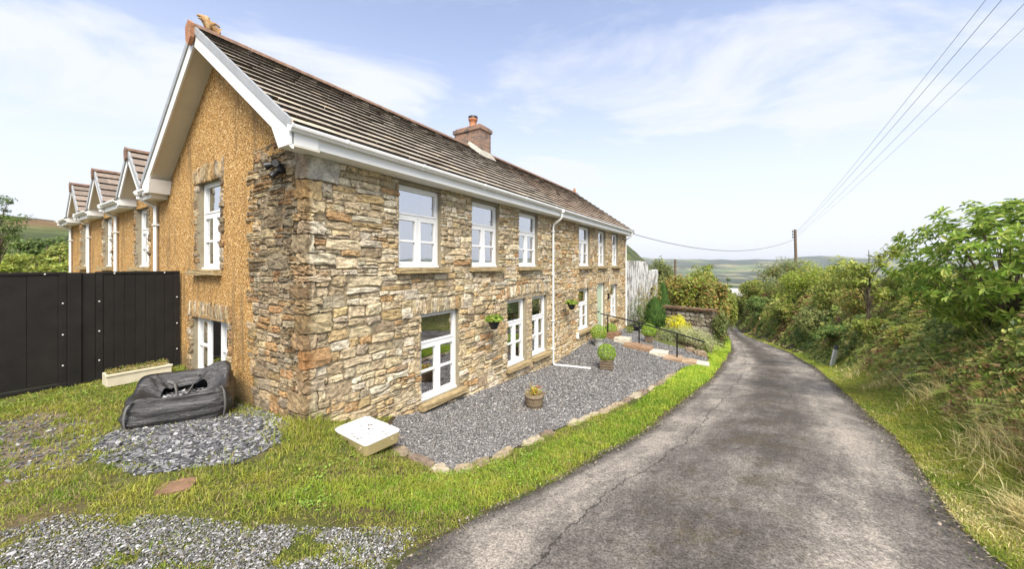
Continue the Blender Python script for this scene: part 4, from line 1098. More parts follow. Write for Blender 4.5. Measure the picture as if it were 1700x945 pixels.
for vc in DORM:
    wr = MB(); wt = MB(); wbt = MB()
    for s in (-1, 1):
        # tiles laid as for the main roof but on slopes that run back along u
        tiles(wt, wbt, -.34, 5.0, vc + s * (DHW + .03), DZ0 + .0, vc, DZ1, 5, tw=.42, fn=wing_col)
    u = -.36
    while u < 4.9:
        a = np.linspace(0, math.pi, 7); prof = np.stack([np.zeros(7), vc + .10 * np.cos(a), DZ1 + .005 + .085 * np.sin(a)], 1)
        P = np.concatenate([prof + [u, 0, 0], prof + [u + .44, 0, .003]]); wr.add(P, [np.array([(i, i + 1, 8 + i, 7 + i) for i in range(6)])], (1, 1, 1), True); wr.add(P[:7], [np.array([list(range(7))])]); u += .45
    hx_ = np.array([(0, vc, DZ1 + .10), (0, vc - .11, DZ1 + .02), (0, vc - .08, DZ1 - .2), (0, vc, DZ1 - .26), (0, vc + .08, DZ1 - .2), (0, vc + .11, DZ1 + .02)])
    wr.add(np.concatenate([hx_ + [-.40, 0, 0], hx_ + [-.365, 0, 0]]), [np.array([[0, 1, 2, 3, 4, 5]]), np.array([(i, (i + 1) % 6, 6 + (i + 1) % 6, 6 + i) for i in range(6)])])
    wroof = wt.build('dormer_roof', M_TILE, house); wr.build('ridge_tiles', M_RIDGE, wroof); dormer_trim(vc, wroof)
wf = MB(); wf.box(0.9, 5.0, 6.2, 17.47, 4.10, 4.16); wf.build('valley_roof', M_VERGE, house)

# chimney
def brickmat():
    m = bpy.data.materials.new('chimney_brick'); m.use_nodes = True; t = m.node_tree; b = t.nodes['Principled BSDF']; b.inputs['Roughness'].default_value = .9
    co = N(t, 'ShaderNodeTexCoord'); g = N(t, 'ShaderNodeNewGeometry')
    sp = N(t, 'ShaderNodeSeparateXYZ'); t.links.new(co.outputs['Object'], sp.inputs[0])
    sm_ = N(t, 'ShaderNodeMath', operation='ADD'); t.links.new(sp.outputs[0], sm_.inputs[0]); t.links.new(sp.outputs[1], sm_.inputs[1])
    cv = N(t, 'ShaderNodeCombineXYZ'); t.links.new(sm_.outputs[0], cv.inputs[0]); t.links.new(sp.outputs[2], cv.inputs[1])
    br = N(t, 'ShaderNodeTexBrick'); t.links.new(cv.outputs[0], br.inputs['Vector']); br.inputs['Scale'].default_value = 1
    br.inputs['Color1'].default_value = (.34, .17, .10, 1); br.inputs['Color2'].default_value = (.13, .09, .07, 1); br.inputs['Mortar'].default_value = (.30, .27, .23, 1)
    br.inputs['Brick Width'].default_value = .23; br.inputs['Row Height'].default_value = .077; br.inputs['Mortar Size'].default_value = .008
    n = N(t, 'ShaderNodeTexNoise'); n.inputs['Scale'].default_value = 4; n.inputs['Detail'].default_value = 6; t.links.new(co.outputs['Object'], n.inputs['Vector'])
    r = N(t, 'ShaderNodeMapRange', interpolation_type='SMOOTHSTEP'); t.links.new(n.outputs['Fac'], r.inputs['Value']); r.inputs['From Min'].default_value = .5; r.inputs['From Max'].default_value = .68; r.inputs['To Max'].default_value = .7
    mx = N(t, 'ShaderNodeMix', data_type='RGBA'); t.links.new(r.outputs[0], mx.inputs['Factor']); t.links.new(br.outputs['Color'], mx.inputs['A']); mx.inputs['B'].default_value = (.09, .08, .07, 1)
    t.links.new(mx.outputs['Result'], b.inputs['Base Color'])
    u = N(t, 'ShaderNodeBump', invert=True); u.inputs['Distance'].default_value = .01; t.links.new(br.outputs['Fac'], u.inputs['Height']); t.links.new(u.outputs[0], b.inputs['Normal'])
    return m
M_BRICK = brickmat()
CV0, CV1 = 2.62, 3.85
cu0 = front_u(797, CV0); cu1 = front_u(815, CV0)
cz1 = CAMZ - (206 - HOR) / FPX * hw(cu0, CV0)[1]
cb = MB(); cb.bevbox(cu0, cu1, CV0, CV1, 5.6, cz1 - .16, .008); cb.bevbox(cu0 - .05, cu1 + .05, CV0 - .05, CV1 + .05, cz1 - .16, cz1 - .02, .01); cb.bevbox(cu0 + .02, cu1 - .02, CV0 + .02, CV1 - .02, cz1 - .02, cz1 + .05, .02)
chim = cb.build('chimney', M_BRICK, house)
pb = MB(); pc = ((cu0 + cu1) / 2, (CV0 + CV1) / 2 - .02, cz1 + .04)
pb.lathe([(.17, 0), (.165, .04), (.14, .08), (.135, .30), (.17, .32), (.175, .38), (.15, .40), (.145, .46), (.10, .46), (.10, .3)], 20, pc); pb.build('chimney_pot', mat('orange_pot', (.50, .21, .10), .75, noise=(8, .7, 1.2)), chim)
pk = MB(); pk.lathe([(.178, .40), (.178, .47), (.12, .49), (0, .5)], 20, pc); pk.build('pot_cap', M_BLACK, chim)
fl = MB(); 
for s in (-1, 1):
    pass
zz0 = roofz(CV0)
V = np.array([(cu0 - .16, CV0 - .14, roofz(CV0 - .14) + .055), (cu1 + .16, CV0 - .14, roofz(CV0 - .14) + .055), (cu1 + .03, CV0 - .012, roofz(CV0) + .22), (cu0 - .03, CV0 - .012, roofz(CV0) + .22)])
fl.add(V, [(0, 1, 2, 3)])
for uu, s in ((cu0, -1), (cu1, 1)):
    V = np.array([(uu + s * .16, CV0 - .14, roofz(CV0 - .14) + .055), (uu + s * .16, VR, ZR_ + .09), (uu + s * .012, VR, ZR_ + .25), (uu + s * .012, CV0 - .02, roofz(CV0) + .22)])
    fl.add(V, [(0, 1, 2, 3) if s < 0 else (3, 2, 1, 0)])
fl.build('lead_flashing', mat('lime_flaunching', (.40, .375, .32), .85, noise=(9, .6, 1.15)), chim)

# twin security light on the stone corner of the gable
M_BLKP = mat('black_plastic', (.018, .018, .02), .4)
M_LENS = mat('lamp_lens', (.09, .09, .095), .15)
sb = MB(); sb.bevbox(-.10, -.04, .52, .66, 3.66, 3.80, .012)
for s in (-1, 1):
    sb.tube([(-.10, .59 + s * .04, 3.78), (-.15, .59 + s * .10, 3.79), (-.21, .59 + s * .15, 3.76)], [.025, .04, .062], 12)
sb.tube([(-.10, .59, 3.68), (-.17, .59, 3.62), (-.2, .59, 3.58)], [.03, .045, .045], 10)
sec = sb.build('security_light', M_BLKP, house)
for s in (-1, 1):
    sbl = MB(); sbl.tube([(-.211, .59 + s * .151, 3.759), (-.218, .59 + s * .156, 3.756)], [.052, .048], 14); sbl.build('lamp_lens', M_LENS, sec)
# ------------------------------------------------------------------ things round the house
HYAW = math.atan2(C_, S_)
def H3(u, v, z): x, y = hw(u, v); return (x, y, z)

# black gate: two panels with a post between them, at right angles to the gable
M_GATE = mat('black_cladding', (.014, .0125, .011), .6, spec=.25, noise=(3, .7, 1.4), bump=(160, .15, .002))
gate = thing('black_gate', 'tall black panelled gate beside the ochre gable wall', 'gate', H3(0, 5.03, 0), HYAW)
def gate_panel(u0, u1, label=None):
    mb = MB(); zb0, zt0 = .10, 2.09
    n = 7; w = (u1 - u0 - .2) / n
    for k in range(n):
        mb.bevbox(u0 + .1 + k * w + .001, u0 + .1 + (k + 1) * w - .001, -.02, .02, zb0 + .02, zt0 - .02, .005)
    o = mb.build('panel', M_GATE, gate)
    fb = MB()
    fb.bevbox(u0, u0 + .10, -.03, .03, zb0 - .02, zt0 + .005, .006); fb.bevbox(u1 - .10, u1, -.03, .03, zb0 - .02, zt0 + .005, .006)
    fb.bevbox(u0, u1, -.034, .034, zt0 - .02, zt0 + .03, .006); fb.bevbox(u0, u1, -.034, .034, zb0 - .06, zb0 + .0, .006)
    fb.build('panel_frame', M_GATE, o)
    for (uu, zz, yy) in [(q, z, -.031) for q in (u0 + .05, u1 - .05) for z in (.42, .98, 1.55)] + [(q, 2.085, -.035) for q in np.linspace(u0 + .25, u1 - .25, 2)]:
        bo = MB(); bo.lathe([(.013, 0), (.012, .006), (0, .009)], 8, (0, 0, 0)); V = bo.V[-1]; bo.V[-1] = np.stack([V[:, 0] + uu, -V[:, 2] + yy, V[:, 1] + zz], 1); bo.build('bolt', M_WHITE, o)
gate_panel(-1.28, -.05); gate_panel(-4.2, -1.62)
pb_ = MB(); pb_.bevbox(-1.619, -1.45, -.06, .06, -.2, 2.11, .008); pb_.bevbox(-1.451, -1.281, -.035, .028, .02, 2.10, .006); pb_.build('gate_post', M_GATE, gate)
# white trough with heather by the gate
tr_c = H3(-.82, 4.42, g1(*hw(-.82, 4.42)))
M_TROUGH = mat('cream_trough', (.62, .56, .42), .6, noise=(5, .85, 1.05), noise2=(14, (.30, .24, .14), .62, .78, .6))
trough = thing('planter_trough', 'cream trough of low heather standing against the black gate', 'planter', tr_c, HYAW)
tb_ = MB(); L_, W_2, h_ = .44, .17, .24
for (x0, x1, y0, y1, z0, z1) in ((-L_, L_, -W_2, -W_2 + .03, .02, h_), (-L_, L_, W_2 - .03, W_2, .02, h_), (-L_, -L_ + .03, -W_2 + .03, W_2 - .03, .02, h_), (L_ - .03, L_, -W_2 + .03, W_2 - .03, .02, h_), (-L_ + .03, L_ - .03, -W_2 + .03, W_2 - .03, .02, .19)):
    tb_.bevbox(x0, x1, y0, y1, z0, z1, .006)
tb_.bevbox(-L_ - .015, L_ + .015, -W_2 - .015, -W_2 + .035, h_ - .035, h_ + .005, .006)
tb_.build('trough', M_TROUGH, trough)

# collapsed bulk bag
M_BAG = mat('black_woven_bag', (.03, .029, .029), .30, spec=.7, noise=(7, .7, 1.4), bump=(10, .8, .045), noise2=(3, (.12, .11, .10), .58, .75, .6))
bl, br_ = ray(200, 719), ray(376, 694)
e1 = unit(np.array([br_[0] - bl[0], br_[1] - bl[1]])); e2 = np.array([-e1[1], e1[0]])
BL = math.hypot(br_[0] - bl[0], br_[1] - bl[1])
bc = np.array([bl[0], bl[1]]) + e1 * BL / 2 + e2 * .44
bag = thing('bulk_bag', 'slumped black builder\'s bag of slate chippings by the low gable window', 'bag', (bc[0], bc[1], g1(*bc) - .02), math.atan2(e1[1], e1[0]))
t_ = M_BAG.node_tree; co_ = [n for n in t_.nodes if n.type == 'TEX_COORD'][0]; bp_ = [n for n in t_.nodes if n.type == 'BUMP'][0]; nz_ = bp_.inputs['Height'].links[0].from_node
mpb = N(t_, 'ShaderNodeMapping'); mpb.inputs['Scale'].default_value = (.32, .32, 1.9); t_.links.new(co_.outputs['Object'], mpb.inputs[0]); t_.links.new(mpb.outputs[0], nz_.inputs['Vector']); nz_.inputs['Distortion'].default_value = .6
nt_, prof_n = 120, 26
th = np.linspace(0, 2 * math.pi, nt_, endpoint=False)
def sq(t, p=.42):
    c, s = np.cos(t), np.sin(t); return np.sign(c) * np.abs(c) ** p, np.sign(s) * np.abs(s) ** p
bx_, by_ = sq(th)
ax_, ay_ = BL / 2 + .06, .47
rim = .44 + .12 * sst(.1, .9, by_) + .10 * sst(.2, .9, bx_) * sst(-.2, .8, by_) + .05 * sst(.3, 1, by_) + .035 * fbm(bx_ * 2.2 + 5, by_ * 2.2, 61)
V = []
for k, t in enumerate(np.linspace(0, 1, 16)):
    bulge = .90 + .14 * math.sin(min(1, t * 1.15) * math.pi * .85) - .05 * t
    wr = .024 * fbm(th * 1.2 + 3, np.full(nt_, t * 7.0), 71) + .015 * vnoise(th * 2.2, np.full(nt_, t * 16), 73)
    V.append(np.stack([bx_ * (ax_ * bulge + wr), by_ * (ay_ * bulge + wr), rim * t], 1))
for k, t in enumerate(np.linspace(.1, 1, 8)):        # folded over rim, slack cloth running down inside
    sc = .86 - .42 * t
    fold = .05 * fbm(th * 2.6, np.full(nt_, t * 2.5), 81) * (1 - t * .3)
    V.append(np.stack([bx_ * ax_ * sc, by_ * ay_ * sc, rim * (1 - .32 * t) + .035 * math.sin(t * 6) * (1 - t) + fold], 1))
V = np.concatenate(V); F = []
nr_ = 24
for i in range(nr_ - 1):
    for j in range(nt_): F.append((i * nt_ + j, i * nt_ + (j + 1) % nt_, (i + 1) * nt_ + (j + 1) % nt_, (i + 1) * nt_ + j))
mb = MB(); mb.add(V, [np.array(F)], (1, 1, 1), True); mb.build('bag', M_BAG, bag)
def rimz(x, y):
    i = np.argmin((bx_ * ax_ - x) ** 2 + (by_ * ay_ - y) ** 2); return rim[i]
cm = MB(); n = 1700
X = rng.uniform(-.34, .34, n) * ax_ / .5; Y = rng.uniform(-.3, .3, n)
V_ = CHIPV[None] + rng.normal(0, .13, (n, 7, 3)) * [1, 1, .3]; V_ = V_ * (.03 * rng.lognormal(0, .3, n))[:, None, None] * np.array([1, .7, .3])
V_ = np.einsum('nij,nkj->nki', rotm(rng.uniform(0, 6.28, n), rng.normal(0, .4, n), rng.normal(0, .4, n)), V_) + np.stack([X, Y, .27 + .03 * np.cos(X * 4) + rng.uniform(-.02, .03, n)], 1)[:, None]
cm.add(V_.reshape(-1, 3), [(CHIPF[None] + (np.arange(n) * 7)[:, None, None]).reshape(-1, 3)], np.repeat(chipc[rng.integers(0, 6, n)], 7, 0))
cm.box(-.36 * ax_ / .5, .36 * ax_ / .5, -.31, .31, .05, .25, (.06, .06, .065)); cm.build('slate_fill', M_CHIP, bag)
M_STRAP = mat('grey_webbing', (.13, .125, .12), .7, noise=(30, .7, 1.3), bump=(120, .4, .003))
def strap(name, pts, w=.045):
    P = np.array(pts, float); n = len(P); T = unit(np.gradient(P, axis=0)); out = unit(P * [1, 1, 0] + 1e-6); side = unit(np.cross(T, out)); V = np.concatenate([P - side * w / 2, P + side * w / 2])
    V = np.concatenate([V, V + np.concatenate([out, out]) * .008]); m = MB()
    F = [(i, i + 1, n + i + 1, n + i) for i in range(n - 1)] + [(2 * n + i, 3 * n + i, 3 * n + i + 1, 2 * n + i + 1) for i in range(n - 1)] + [(i, 2 * n + i, 2 * n + i + 1, i + 1) for i in range(n - 1)] + [(n + i, n + i + 1, 3 * n + i + 1, 3 * n + i) for i in range(n - 1)]
    m.add(V, F, (1, 1, 1), True); return m.build(name, M_STRAP, bag)
def spl(pts, n=28):
    P = np.array(pts, float); t = np.linspace(0, len(P) - 1, n); Q = np.stack([np.interp(t, np.arange(len(P)), P[:, k]) for k in range(3)], 1)
    for _ in range(4): Q[1:-1] = Q[1:-1] * .5 + (Q[:-2] + Q[2:]) * .25
    return Q
hx2, hy2 = ax_ * 1.02, ay_ * 1.03
strap('lifting_strap', spl([(-hx2 * .80, -hy2 * .90, .02), (-hx2 * .84, -hy2 * .97, .2), (-hx2 * .80, -hy2 * .92, .40), (-hx2 * .70, -hy2 * .75, .43), (-hx2 * .45, -hy2 * .62, .42), (-hx2 * .3, -hy2 * .6, .36)]))
strap('lifting_strap', spl([(hx2 * .83, -hy2 * .86, .02), (hx2 * .88, -hy2 * .93, .22), (hx2 * .84, -hy2 * .88, .44), (hx2 * .78, -hy2 * .70, .47), (hx2 * .6, -hy2 * .6, .44), (hx2 * .5, -hy2 * .45, .38)]))
strap('lifting_strap', spl([(hx2 * .30, hy2 * .85, .50), (hx2 * .22, hy2 * .45, .56), (hx2 * .16, 0, .44), (hx2 * .10, -hy2 * .35, .36), (hx2 * .06, -hy2 * .6, .40)]))
strap('lifting_strap', spl([(-hx2 * .75, hy2 * .9, .36), (-hx2 * .45, hy2 * .7, .5), (-hx2 * .2, hy2 * .4, .48), (-hx2 * .12, hy2 * .1, .36)]))

# upturned white sink with cream sides
M_SINK = mat('glazed_fireclay', rough=.25, attr=True, spec=.5, noise2=[(16, (.16, .11, .055), .655, .70, .9)])
sc_ = (-2.154, 5.36)
sink = thing('butler_sink', 'old white topped butler sink with cream sides on the bank corner', 'sink', (sc_[0], sc_[1], -.37), math.atan2(.815, .583))
def rrect(a, b, r, n=6):
    P = []
    for (cx, cy, t0) in ((a - r, b - r, 0), (-a + r, b - r, 90), (-a + r, -b + r, 180), (a - r, -b + r, 270)):
        for t in np.linspace(t0, t0 + 90, n): P.append((cx + r * math.cos(R(t)), cy + r * math.sin(R(t))))
    return np.array(P)
mb = MB(); a_, b_ = .29, .42
rings = [(a_ - .02, b_ - .02, .06, 0, 0), (a_ - .005, b_ - .005, .06, .02, 0), (a_, b_, .06, .155, 0), (a_ + .004, b_ + .004, .06, .16, 1), (a_ + .002, b_ + .002, .06, .182, 1), (a_ - .012, b_ - .012, .06, .192, 1), (a_ - .045, b_ - .045, .05, .190, 1), (a_ - .06, b_ - .06, .05, .178, 1), (a_ - .20, b_ - .28, .05, .168, 1)]
V = []; Cc = []
for (aa, bb2, r_, z, wht) in rings:
    q = rrect(aa, bb2, r_); V.append(np.column_stack([q, np.full(len(q), z)])); Cc.append(np.tile((.80, .80, .78) if wht else (.66, .54, .27), (len(q), 1)))
n = len(q); V = np.concatenate(V); F = [(i * n + j, i * n + (j + 1) % n, (i + 1) * n + (j + 1) % n, (i + 1) * n + j) for i in range(len(rings) - 1) for j in range(n)]
mb.add(V, [np.array(F)], np.concatenate(Cc), True); mb.add(V[-n:], [np.array([list(range(n))])], (.80, .80, .78)); mb.add(V[:n], [np.array([list(range(n))[::-1]])], (.5, .42, .28))
mb.build('sink_body', M_SINK, sink)
def ringtube(mb, c, nrm, r, t):
    nrm = unit(nrm); s = unit(np.cross(nrm, [0, 0, 1])); u = np.cross(s, nrm); a = np.linspace(0, 2 * math.pi, 17)
    mb.tube(np.asarray(c) + r * (np.cos(a)[:, None] * s + np.sin(a)[:, None] * u), t, 6, cap=False)
M_FIT = mat('dull_fitting', (.42, .36, .22), .5)
for (cc_, nn_, rr2, tt_) in (((.14, -b_ - .002, .10), (0, -1, 0), .02, .004), ((-a_ - .002, -.30, .10), (-1, 0, 0), .022, .004), ((.25, -b_ - .003, .12), (0, -1, 0), .015, .003)):
    ob = MB(); ringtube(ob, cc_, nn_, rr2, tt_); ob.build('overflow_ring', M_FIT, sink)
hb = MB(); hb.lathe([(0, 0), (.016, 0), (.018, .002)], 12, (0, 0, 0)); v_ = hb.V[-1]; hb.V[-1] = np.stack([-a_ - .004 - v_[:, 2], v_[:, 0] + .02, v_[:, 1] * 1.6 + .10], 1); hb.build('waste_hole', M_BLACK, sink)
db_ = MB()
for k in range(34):
    x = rng.uniform(-.25, .25); y = rng.uniform(-.38, .38)
    if k < 16: x, y = (rng.choice([-.265, .265]), y) if rng.random() < .5 else (x, rng.choice([-.39, .39]))
    rough_block(db_, (x, y, .193 if abs(x) > .24 or abs(y) > .37 else .178), (rng.uniform(.01, .05), rng.uniform(.006, .016), .006), .002, (.09, .065, .04), Matrix.Rotation(0, 4, 'Z'))
db_.build('dirt', M_ROCK, sink)

# stone slab sunk in the grass
px_ = ray(292, 812); sl_ = MB(); 
V, F = CUBE4; rough_block(sl_, (0, 0, 0), (.30, .24, .06), .012, (.20, .115, .07), None, CUBE4, .3)
o = sl_.build('stone_slab', M_SLAB); o.location = (px_[0], px_[1], px_[2] + .005); o.rotation_euler = (0, 0, .5); tag(o, 'flat reddish brown stone slab sunk in the grass', 'slab')

# barrel planter
def planter_plant(mb, c, r, h, n, size, pal, aspect=.6): pass
p = ray(887, 677)
barrel = thing('barrel_planter', 'weathered wooden half barrel with sparse yellow plant on gravel', 'planter', p)
mb = MB(); br_r = .215
mb.lathe([(br_r * .80, 0), (br_r * .86, .05), (br_r * .95, .20), (br_r * 1.0, .32), (br_r * .92, .325), (br_r * .90, .28), (0, .275)], 22, wob=.004)
mb.build('barrel', M_BARREL, barrel)
hb = MB()
for z, r_ in ((.07, .885), (.235, .985)): hb.lathe([(br_r * r_ - .002, z), (br_r * r_ + .006, z + .002), (br_r * (r_ + .012) + .006, z + .028), (br_r * (r_ + .012) - .002, z + .03)], 22)
hb.build('hoop', mat('rusty_hoop', (.10, .075, .055), .7), barrel)

# clipped box balls in pots
M_CUBEPOT = mat('old_wood_planter', (.14, .105, .07), .9, noise=(9, .6, 1.3), bump=(25, .5, .006), noise2=(6, (.20, .19, .15), .58, .7, .6))
M_GREYPOT = mat('grey_pot', (.42, .42, .38), .7, noise=(6, .85, 1.1))
def pot_cube(root, w, h):
    mb = MB(); mb.bevbox(-w / 2, w / 2, -w / 2, w / 2, .02, h, .012)
    for k in range(4): mb.bevbox(-w / 2 - .01, w / 2 + .01, -w / 2 - .01, w / 2 + .01, .02 + h * k / 4 + .008, .02 + h * (k + 1) / 4 - .03, .012)
    return mb.build('pot', M_CUBEPOT, root)
def pot_round(root, r, h, m):
    mb = MB(); mb.lathe([(r * .75, 0), (r * .85, h * .4), (r, h * .9), (r * 1.05, h * .92), (r * 1.05, h), (r * .92, h), (r * .9, h * .9), (0, h * .9)], 20); return mb.build('pot', m, root)
BALLS = []
for (name, bx, by, yt, yb, kind, label) in (
        ('a', 1007, 613, 569, 598, 'cube', 'clipped box ball in dark wooden planter on open gravel'),
        ('b', 994, 575, 549, 563, 'round', 'low clipped box plant in grey pot below the front door'),
        ('c', 1014, 560, 541, 556, 'round', 'clipped box plant in pot by the wall beyond the door'),
        ('d', 1077, 569, 538, 558, 'cube', 'clipped box ball in wooden planter behind the black handrail')):
    p = ray(bx, by); s = p[1] / FPX; hp = max(.12, (by - yb) * s); d = (yb - yt) * s + .1
    root = thing('box_ball', label, 'potted plant', p, HYAW + .2, 'clipped box plants in pots by the door')
    w = {'a': 25, 'b': 19, 'c': 14, 'd': 15}[name] * s
    (pot_cube(root, w * .80, hp + .03) if kind == 'cube' else pot_round(root, w / 2 * .95, hp + .03, M_GREYPOT))
    rad = {'a': 14.5, 'b': 12.5, 'c': 10, 'd': 11}[name] * s
    BALLS.append((root, rad, hp + rad * .82))
p = ray(1056, 549); root = thing('bowl_planter', 'black bowl planter on gravel by the house corner downpipe', 'planter', p)
mb = MB(); mb.lathe([(.12, 0), (.15, .03), (.33, .22), (.36, .30), (.33, .30), (.28, .2), (0, .18)], 20); mb.build('bowl', M_BLKP, root)

# hanging baskets on wrought brackets
BASK = []
for (px, py, u, z, label) in ((820, 534, None, None, 'hanging basket of green leaves between the ground floor windows'), (949, 506, None, None, 'hanging basket of green leaves right of the white downpipe')):
    u = front_u(px, -.36)
    Yb = hw(u, -.36)[1]; z = CAMZ - (py - 2 - HOR) / FPX * Yb
    root = thing('hanging_basket', label, 'hanging basket', H3(u, 0, z), HYAW, 'hanging baskets on the front wall')
    mb = MB(); mb.lathe([(0, -.22), (.07, -.215), (.11, -.14), (.15, -.03), (.155, 0), (.14, 0), (.12, -.05), (0, -.06)], 18, (0, -.36, 0)); mb.build('basket', M_BLKP, root)
    mb = MB(); mb.tube([(0, -.02, .1), (0, -.02, .52)], .009, 6); mb.tube([(0, -.02, .46), (0, -.2, .47), (0, -.40, .47)], .009, 6); mb.tube(spl([(0, -.02, .14), (0, -.14, .22), (0, -.2, .36), (0, -.3, .46)], 14), .008, 6)
    a = np.linspace(0, 4.6, 16); mb.tube(np.stack([np.zeros(16), -.40 - .04 * np.sin(a), .43 + .04 * np.cos(a)], 1), .008, 6)
    for k in range(3):
        t = k * 2.09; mb.tube([(.15 * math.cos(t), -.36 + .15 * math.sin(t), 0), (0, -.38, .44)], .004, 4)
    mb.build('bracket', M_BLACK, root)
    BASK.append((root, u))

# path of stepped slabs from the door to the verge
slabs = [((1017, 562), (.21, .12, .07), .24, 'brown stone slab of the stepped path nearest the door'), ((1034, 569), (.50, .46, .36), .16, 'pale upper slab of the stepped path, second from the door'), ((1050, 577), (.27, .17, .10), .10, 'brown slab of the stepped path just below the pale upper one'), ((1069, 581), (.28, .18, .11), .10, 'brown middle slab beside the middle handrail post'),
         ((1094, 589), (.55, .50, .40), .09, 'pale middle slab of the stepped path, short of the last handrail post'), ((1117, 597), (.36, .25, .16), .06, 'tan slab at the foot of the last handrail post'), ((1140, 602), (.38, .27, .17), .05, 'tan slab just past the last handrail post'), ((1161, 606), (.50, .46, .38), .04, 'pale slab ending the path in the grass verge')]
for (px, col, hgt, label) in slabs:
    p = ray(*px); mb = MB(); rough_block(mb, (0, 0, 0), (.62, .66, max(hgt + .1, .1)), .009, col, None, CUBE4, .05)
    o = mb.build('path_slab', M_SLAB); o.location = (p[0], p[1], p[2] + hgt / 2); o.rotation_euler = (0, 0, HYAW + .05); tag(o, label, 'slab', 'slabs of the stepped path')
rail = thing('handrail', 'black metal handrail on three posts beside the stepped path', 'handrail', ray(1061, 577))
ro = np.array(ray(1061, 577)); tops = []
for (bx, by) in ((1009, 562), (1061, 577), (1124, 599)):
    p = np.array(ray(bx, by)); t = p + [0, 0, 1.02]; tops.append(t)
    mb = MB(); mb.tube([p - ro - [0, 0, .1], t - ro], .028, 10); mb.lathe([(.05, 0), (.05, .02), (.03, .03)], 12, tuple(p - ro)); mb.build('post', M_BLACK, rail)
tops = np.array(tops); d0 = tops[0] - tops[1]; d2_ = tops[2] - tops[1]
pts = np.array([tops[0] + d0 * .25, tops[0], tops[1], tops[2], tops[2] + d2_ * .62 + [0, 0, -.03]]) - ro
mb = MB(); mb.tube(pts, .026, 10); mb.build('rail', M_BLACK, rail)

# mossy edging stones between the gravel and the grass
EDGE = np.array([ray(*p)[:2] for p in [(650, 745), (700, 768), (740, 788), (772, 782), (815, 768), (870, 741), (940, 711), (1000, 686), (1050, 662), (1090, 642), (1120, 622)]])
dl_ = np.concatenate([[0], np.cumsum(np.linalg.norm(np.diff(EDGE, axis=0), axis=1))]); s = 0.0; k = 0
wheres = ['by the white sink', 'at the near corner of the gravel', 'along the near gravel edge', 'along the gravel edge below the barrel', 'along the far gravel edge', 'near the foot of the path']
sizes = ['long', 'short', 'squat', 'narrow', 'broad', 'rough']
while s < dl_[-1]:
    L = rng.uniform(.22, .5); c = s + L / 2; x = np.interp(c, dl_, EDGE[:, 0]); y = np.interp(c, dl_, EDGE[:, 1]); x2 = np.interp(c + .05, dl_, EDGE[:, 0]); y2 = np.interp(c + .05, dl_, EDGE[:, 1])
    if rng.random() > .12:
        mb = MB(); col = np.array([(.34, .27, .18), (.24, .19, .13), (.20, .15, .11), (.40, .34, .24)][rng.integers(4)]); rough_block(mb, (0, 0, 0), (L * 1.0, rng.uniform(.13, .24), .15), .018, col, None, CUBE4, .28)
        o = mb.build('edging_stone', M_ROCK); o.location = (x + rng.uniform(-.02, .02), y + rng.uniform(-.02, .02), g1(x, y) - .03); o.rotation_euler = (rng.uniform(-.12, .12), rng.uniform(-.1, .1), math.atan2(y2 - y, x2 - x) + rng.uniform(-.12, .12))
        px = 850 + 600 * x / y
        tag(o, 'mossy edging stone in the row between slate gravel and grass verge', 'stone', 'edging stones along the gravel')
    s += L + .03; k += 1

# leaning white marker post on the right verge
p = ray(1381, 609); post = thing('marker_post', 'leaning white marker post with dark top on the right verge', 'post', p)
post.rotation_euler = (0, R(13), 0)
hh = 36 / FPX * p[1]
mb = MB(); mb.bevbox(-.085, .085, -.03, .03, -.1, hh * .80, .012); mb.build('post', mat('grey_white_post', (.80, .80, .79), .6, noise=(8, .88, 1.05)), post)
mb = MB(); mb.bevbox(-.087, .087, -.032, .032, hh * .80, hh, .012); mb.bevbox(-.05, .05, -.037, -.0315, hh * .83, hh * .95, .002); mb.build('reflector_band', mat('dark_band', (.10, .11, .12), .5), post)

# whitewashed wall beyond the house
def whitewash():
    m = mat('peeling_whitewash', (.66, .65, .62), .9, noise=(3, .8, 1.1), bump=(14, .6, .02))
    t = m.node_tree; b = t.nodes['Principled BSDF']; co = [n for n in t.nodes if n.type == 'TEX_COORD'][0]
    mpn = N(t, 'ShaderNodeMapping'); mpn.inputs['Scale'].default_value = (1.2, 1.2, .62); t.links.new(co.outputs['Object'], mpn.inputs[0])
    n = N(t, 'ShaderNodeTexNoise'); n.inputs['Scale'].default_value = 1.6; n.inputs['Detail'].default_value = 8; n.inputs['Roughness'].default_value = .75; t.links.new(mpn.outputs[0], n.inputs['Vector'])
    r = N(t, 'ShaderNodeMapRange', interpolation_type='SMOOTHSTEP'); t.links.new(n.outputs['Fac'], r.inputs['Value']); r.inputs['From Min'].default_value = .47; r.inputs['From Max'].default_value = .56; r.inputs['To Max'].default_value = .9
    mx = N(t, 'ShaderNodeMix', data_type='RGBA'); t.links.new(r.outputs[0], mx.inputs['Factor']); src = b.inputs['Base Color'].links[0].from_socket
    t.links.new(src, mx.inputs['A']); mx.inputs['B'].default_value = (.17, .155, .135, 1); t.links.new(mx.outputs['Result'], b.inputs['Base Color']); return m
M_WW = whitewash()
ow = thing('garden_outbuilding', 'peeling whitewashed stone outbuilding wall at the far end of the house', 'outbuilding', H3(17.8, .35, -1.3), HYAW)
ua, ub = front_u(1076, .35) - 17.8, front_u(1095, .35) - 17.8
def zpx(y, u, v=.35): return CAMZ - (y - HOR) / FPX * hw(u + 17.8, v)[1] + 1.3
mb = MB()
def ragged(mb, u0, u1, z1, v0=0, v1=.45, n=10):
    us = np.linspace(u0, u1, n); zs = z1 + rng.uniform(-.05, .05, n)
    V = np.array([(u, v, z) for v in (v0, v1) for (u, z) in list(zip(us, zs)) + [(u1, -.3), (u0, -.3)]]); m = n + 2
    mb.add(V, [np.array([list(range(m))[::-1], list(range(m, 2 * m))]), np.array([(i, (i + 1) % m, m + (i + 1) % m, m + i) for i in range(m)])])
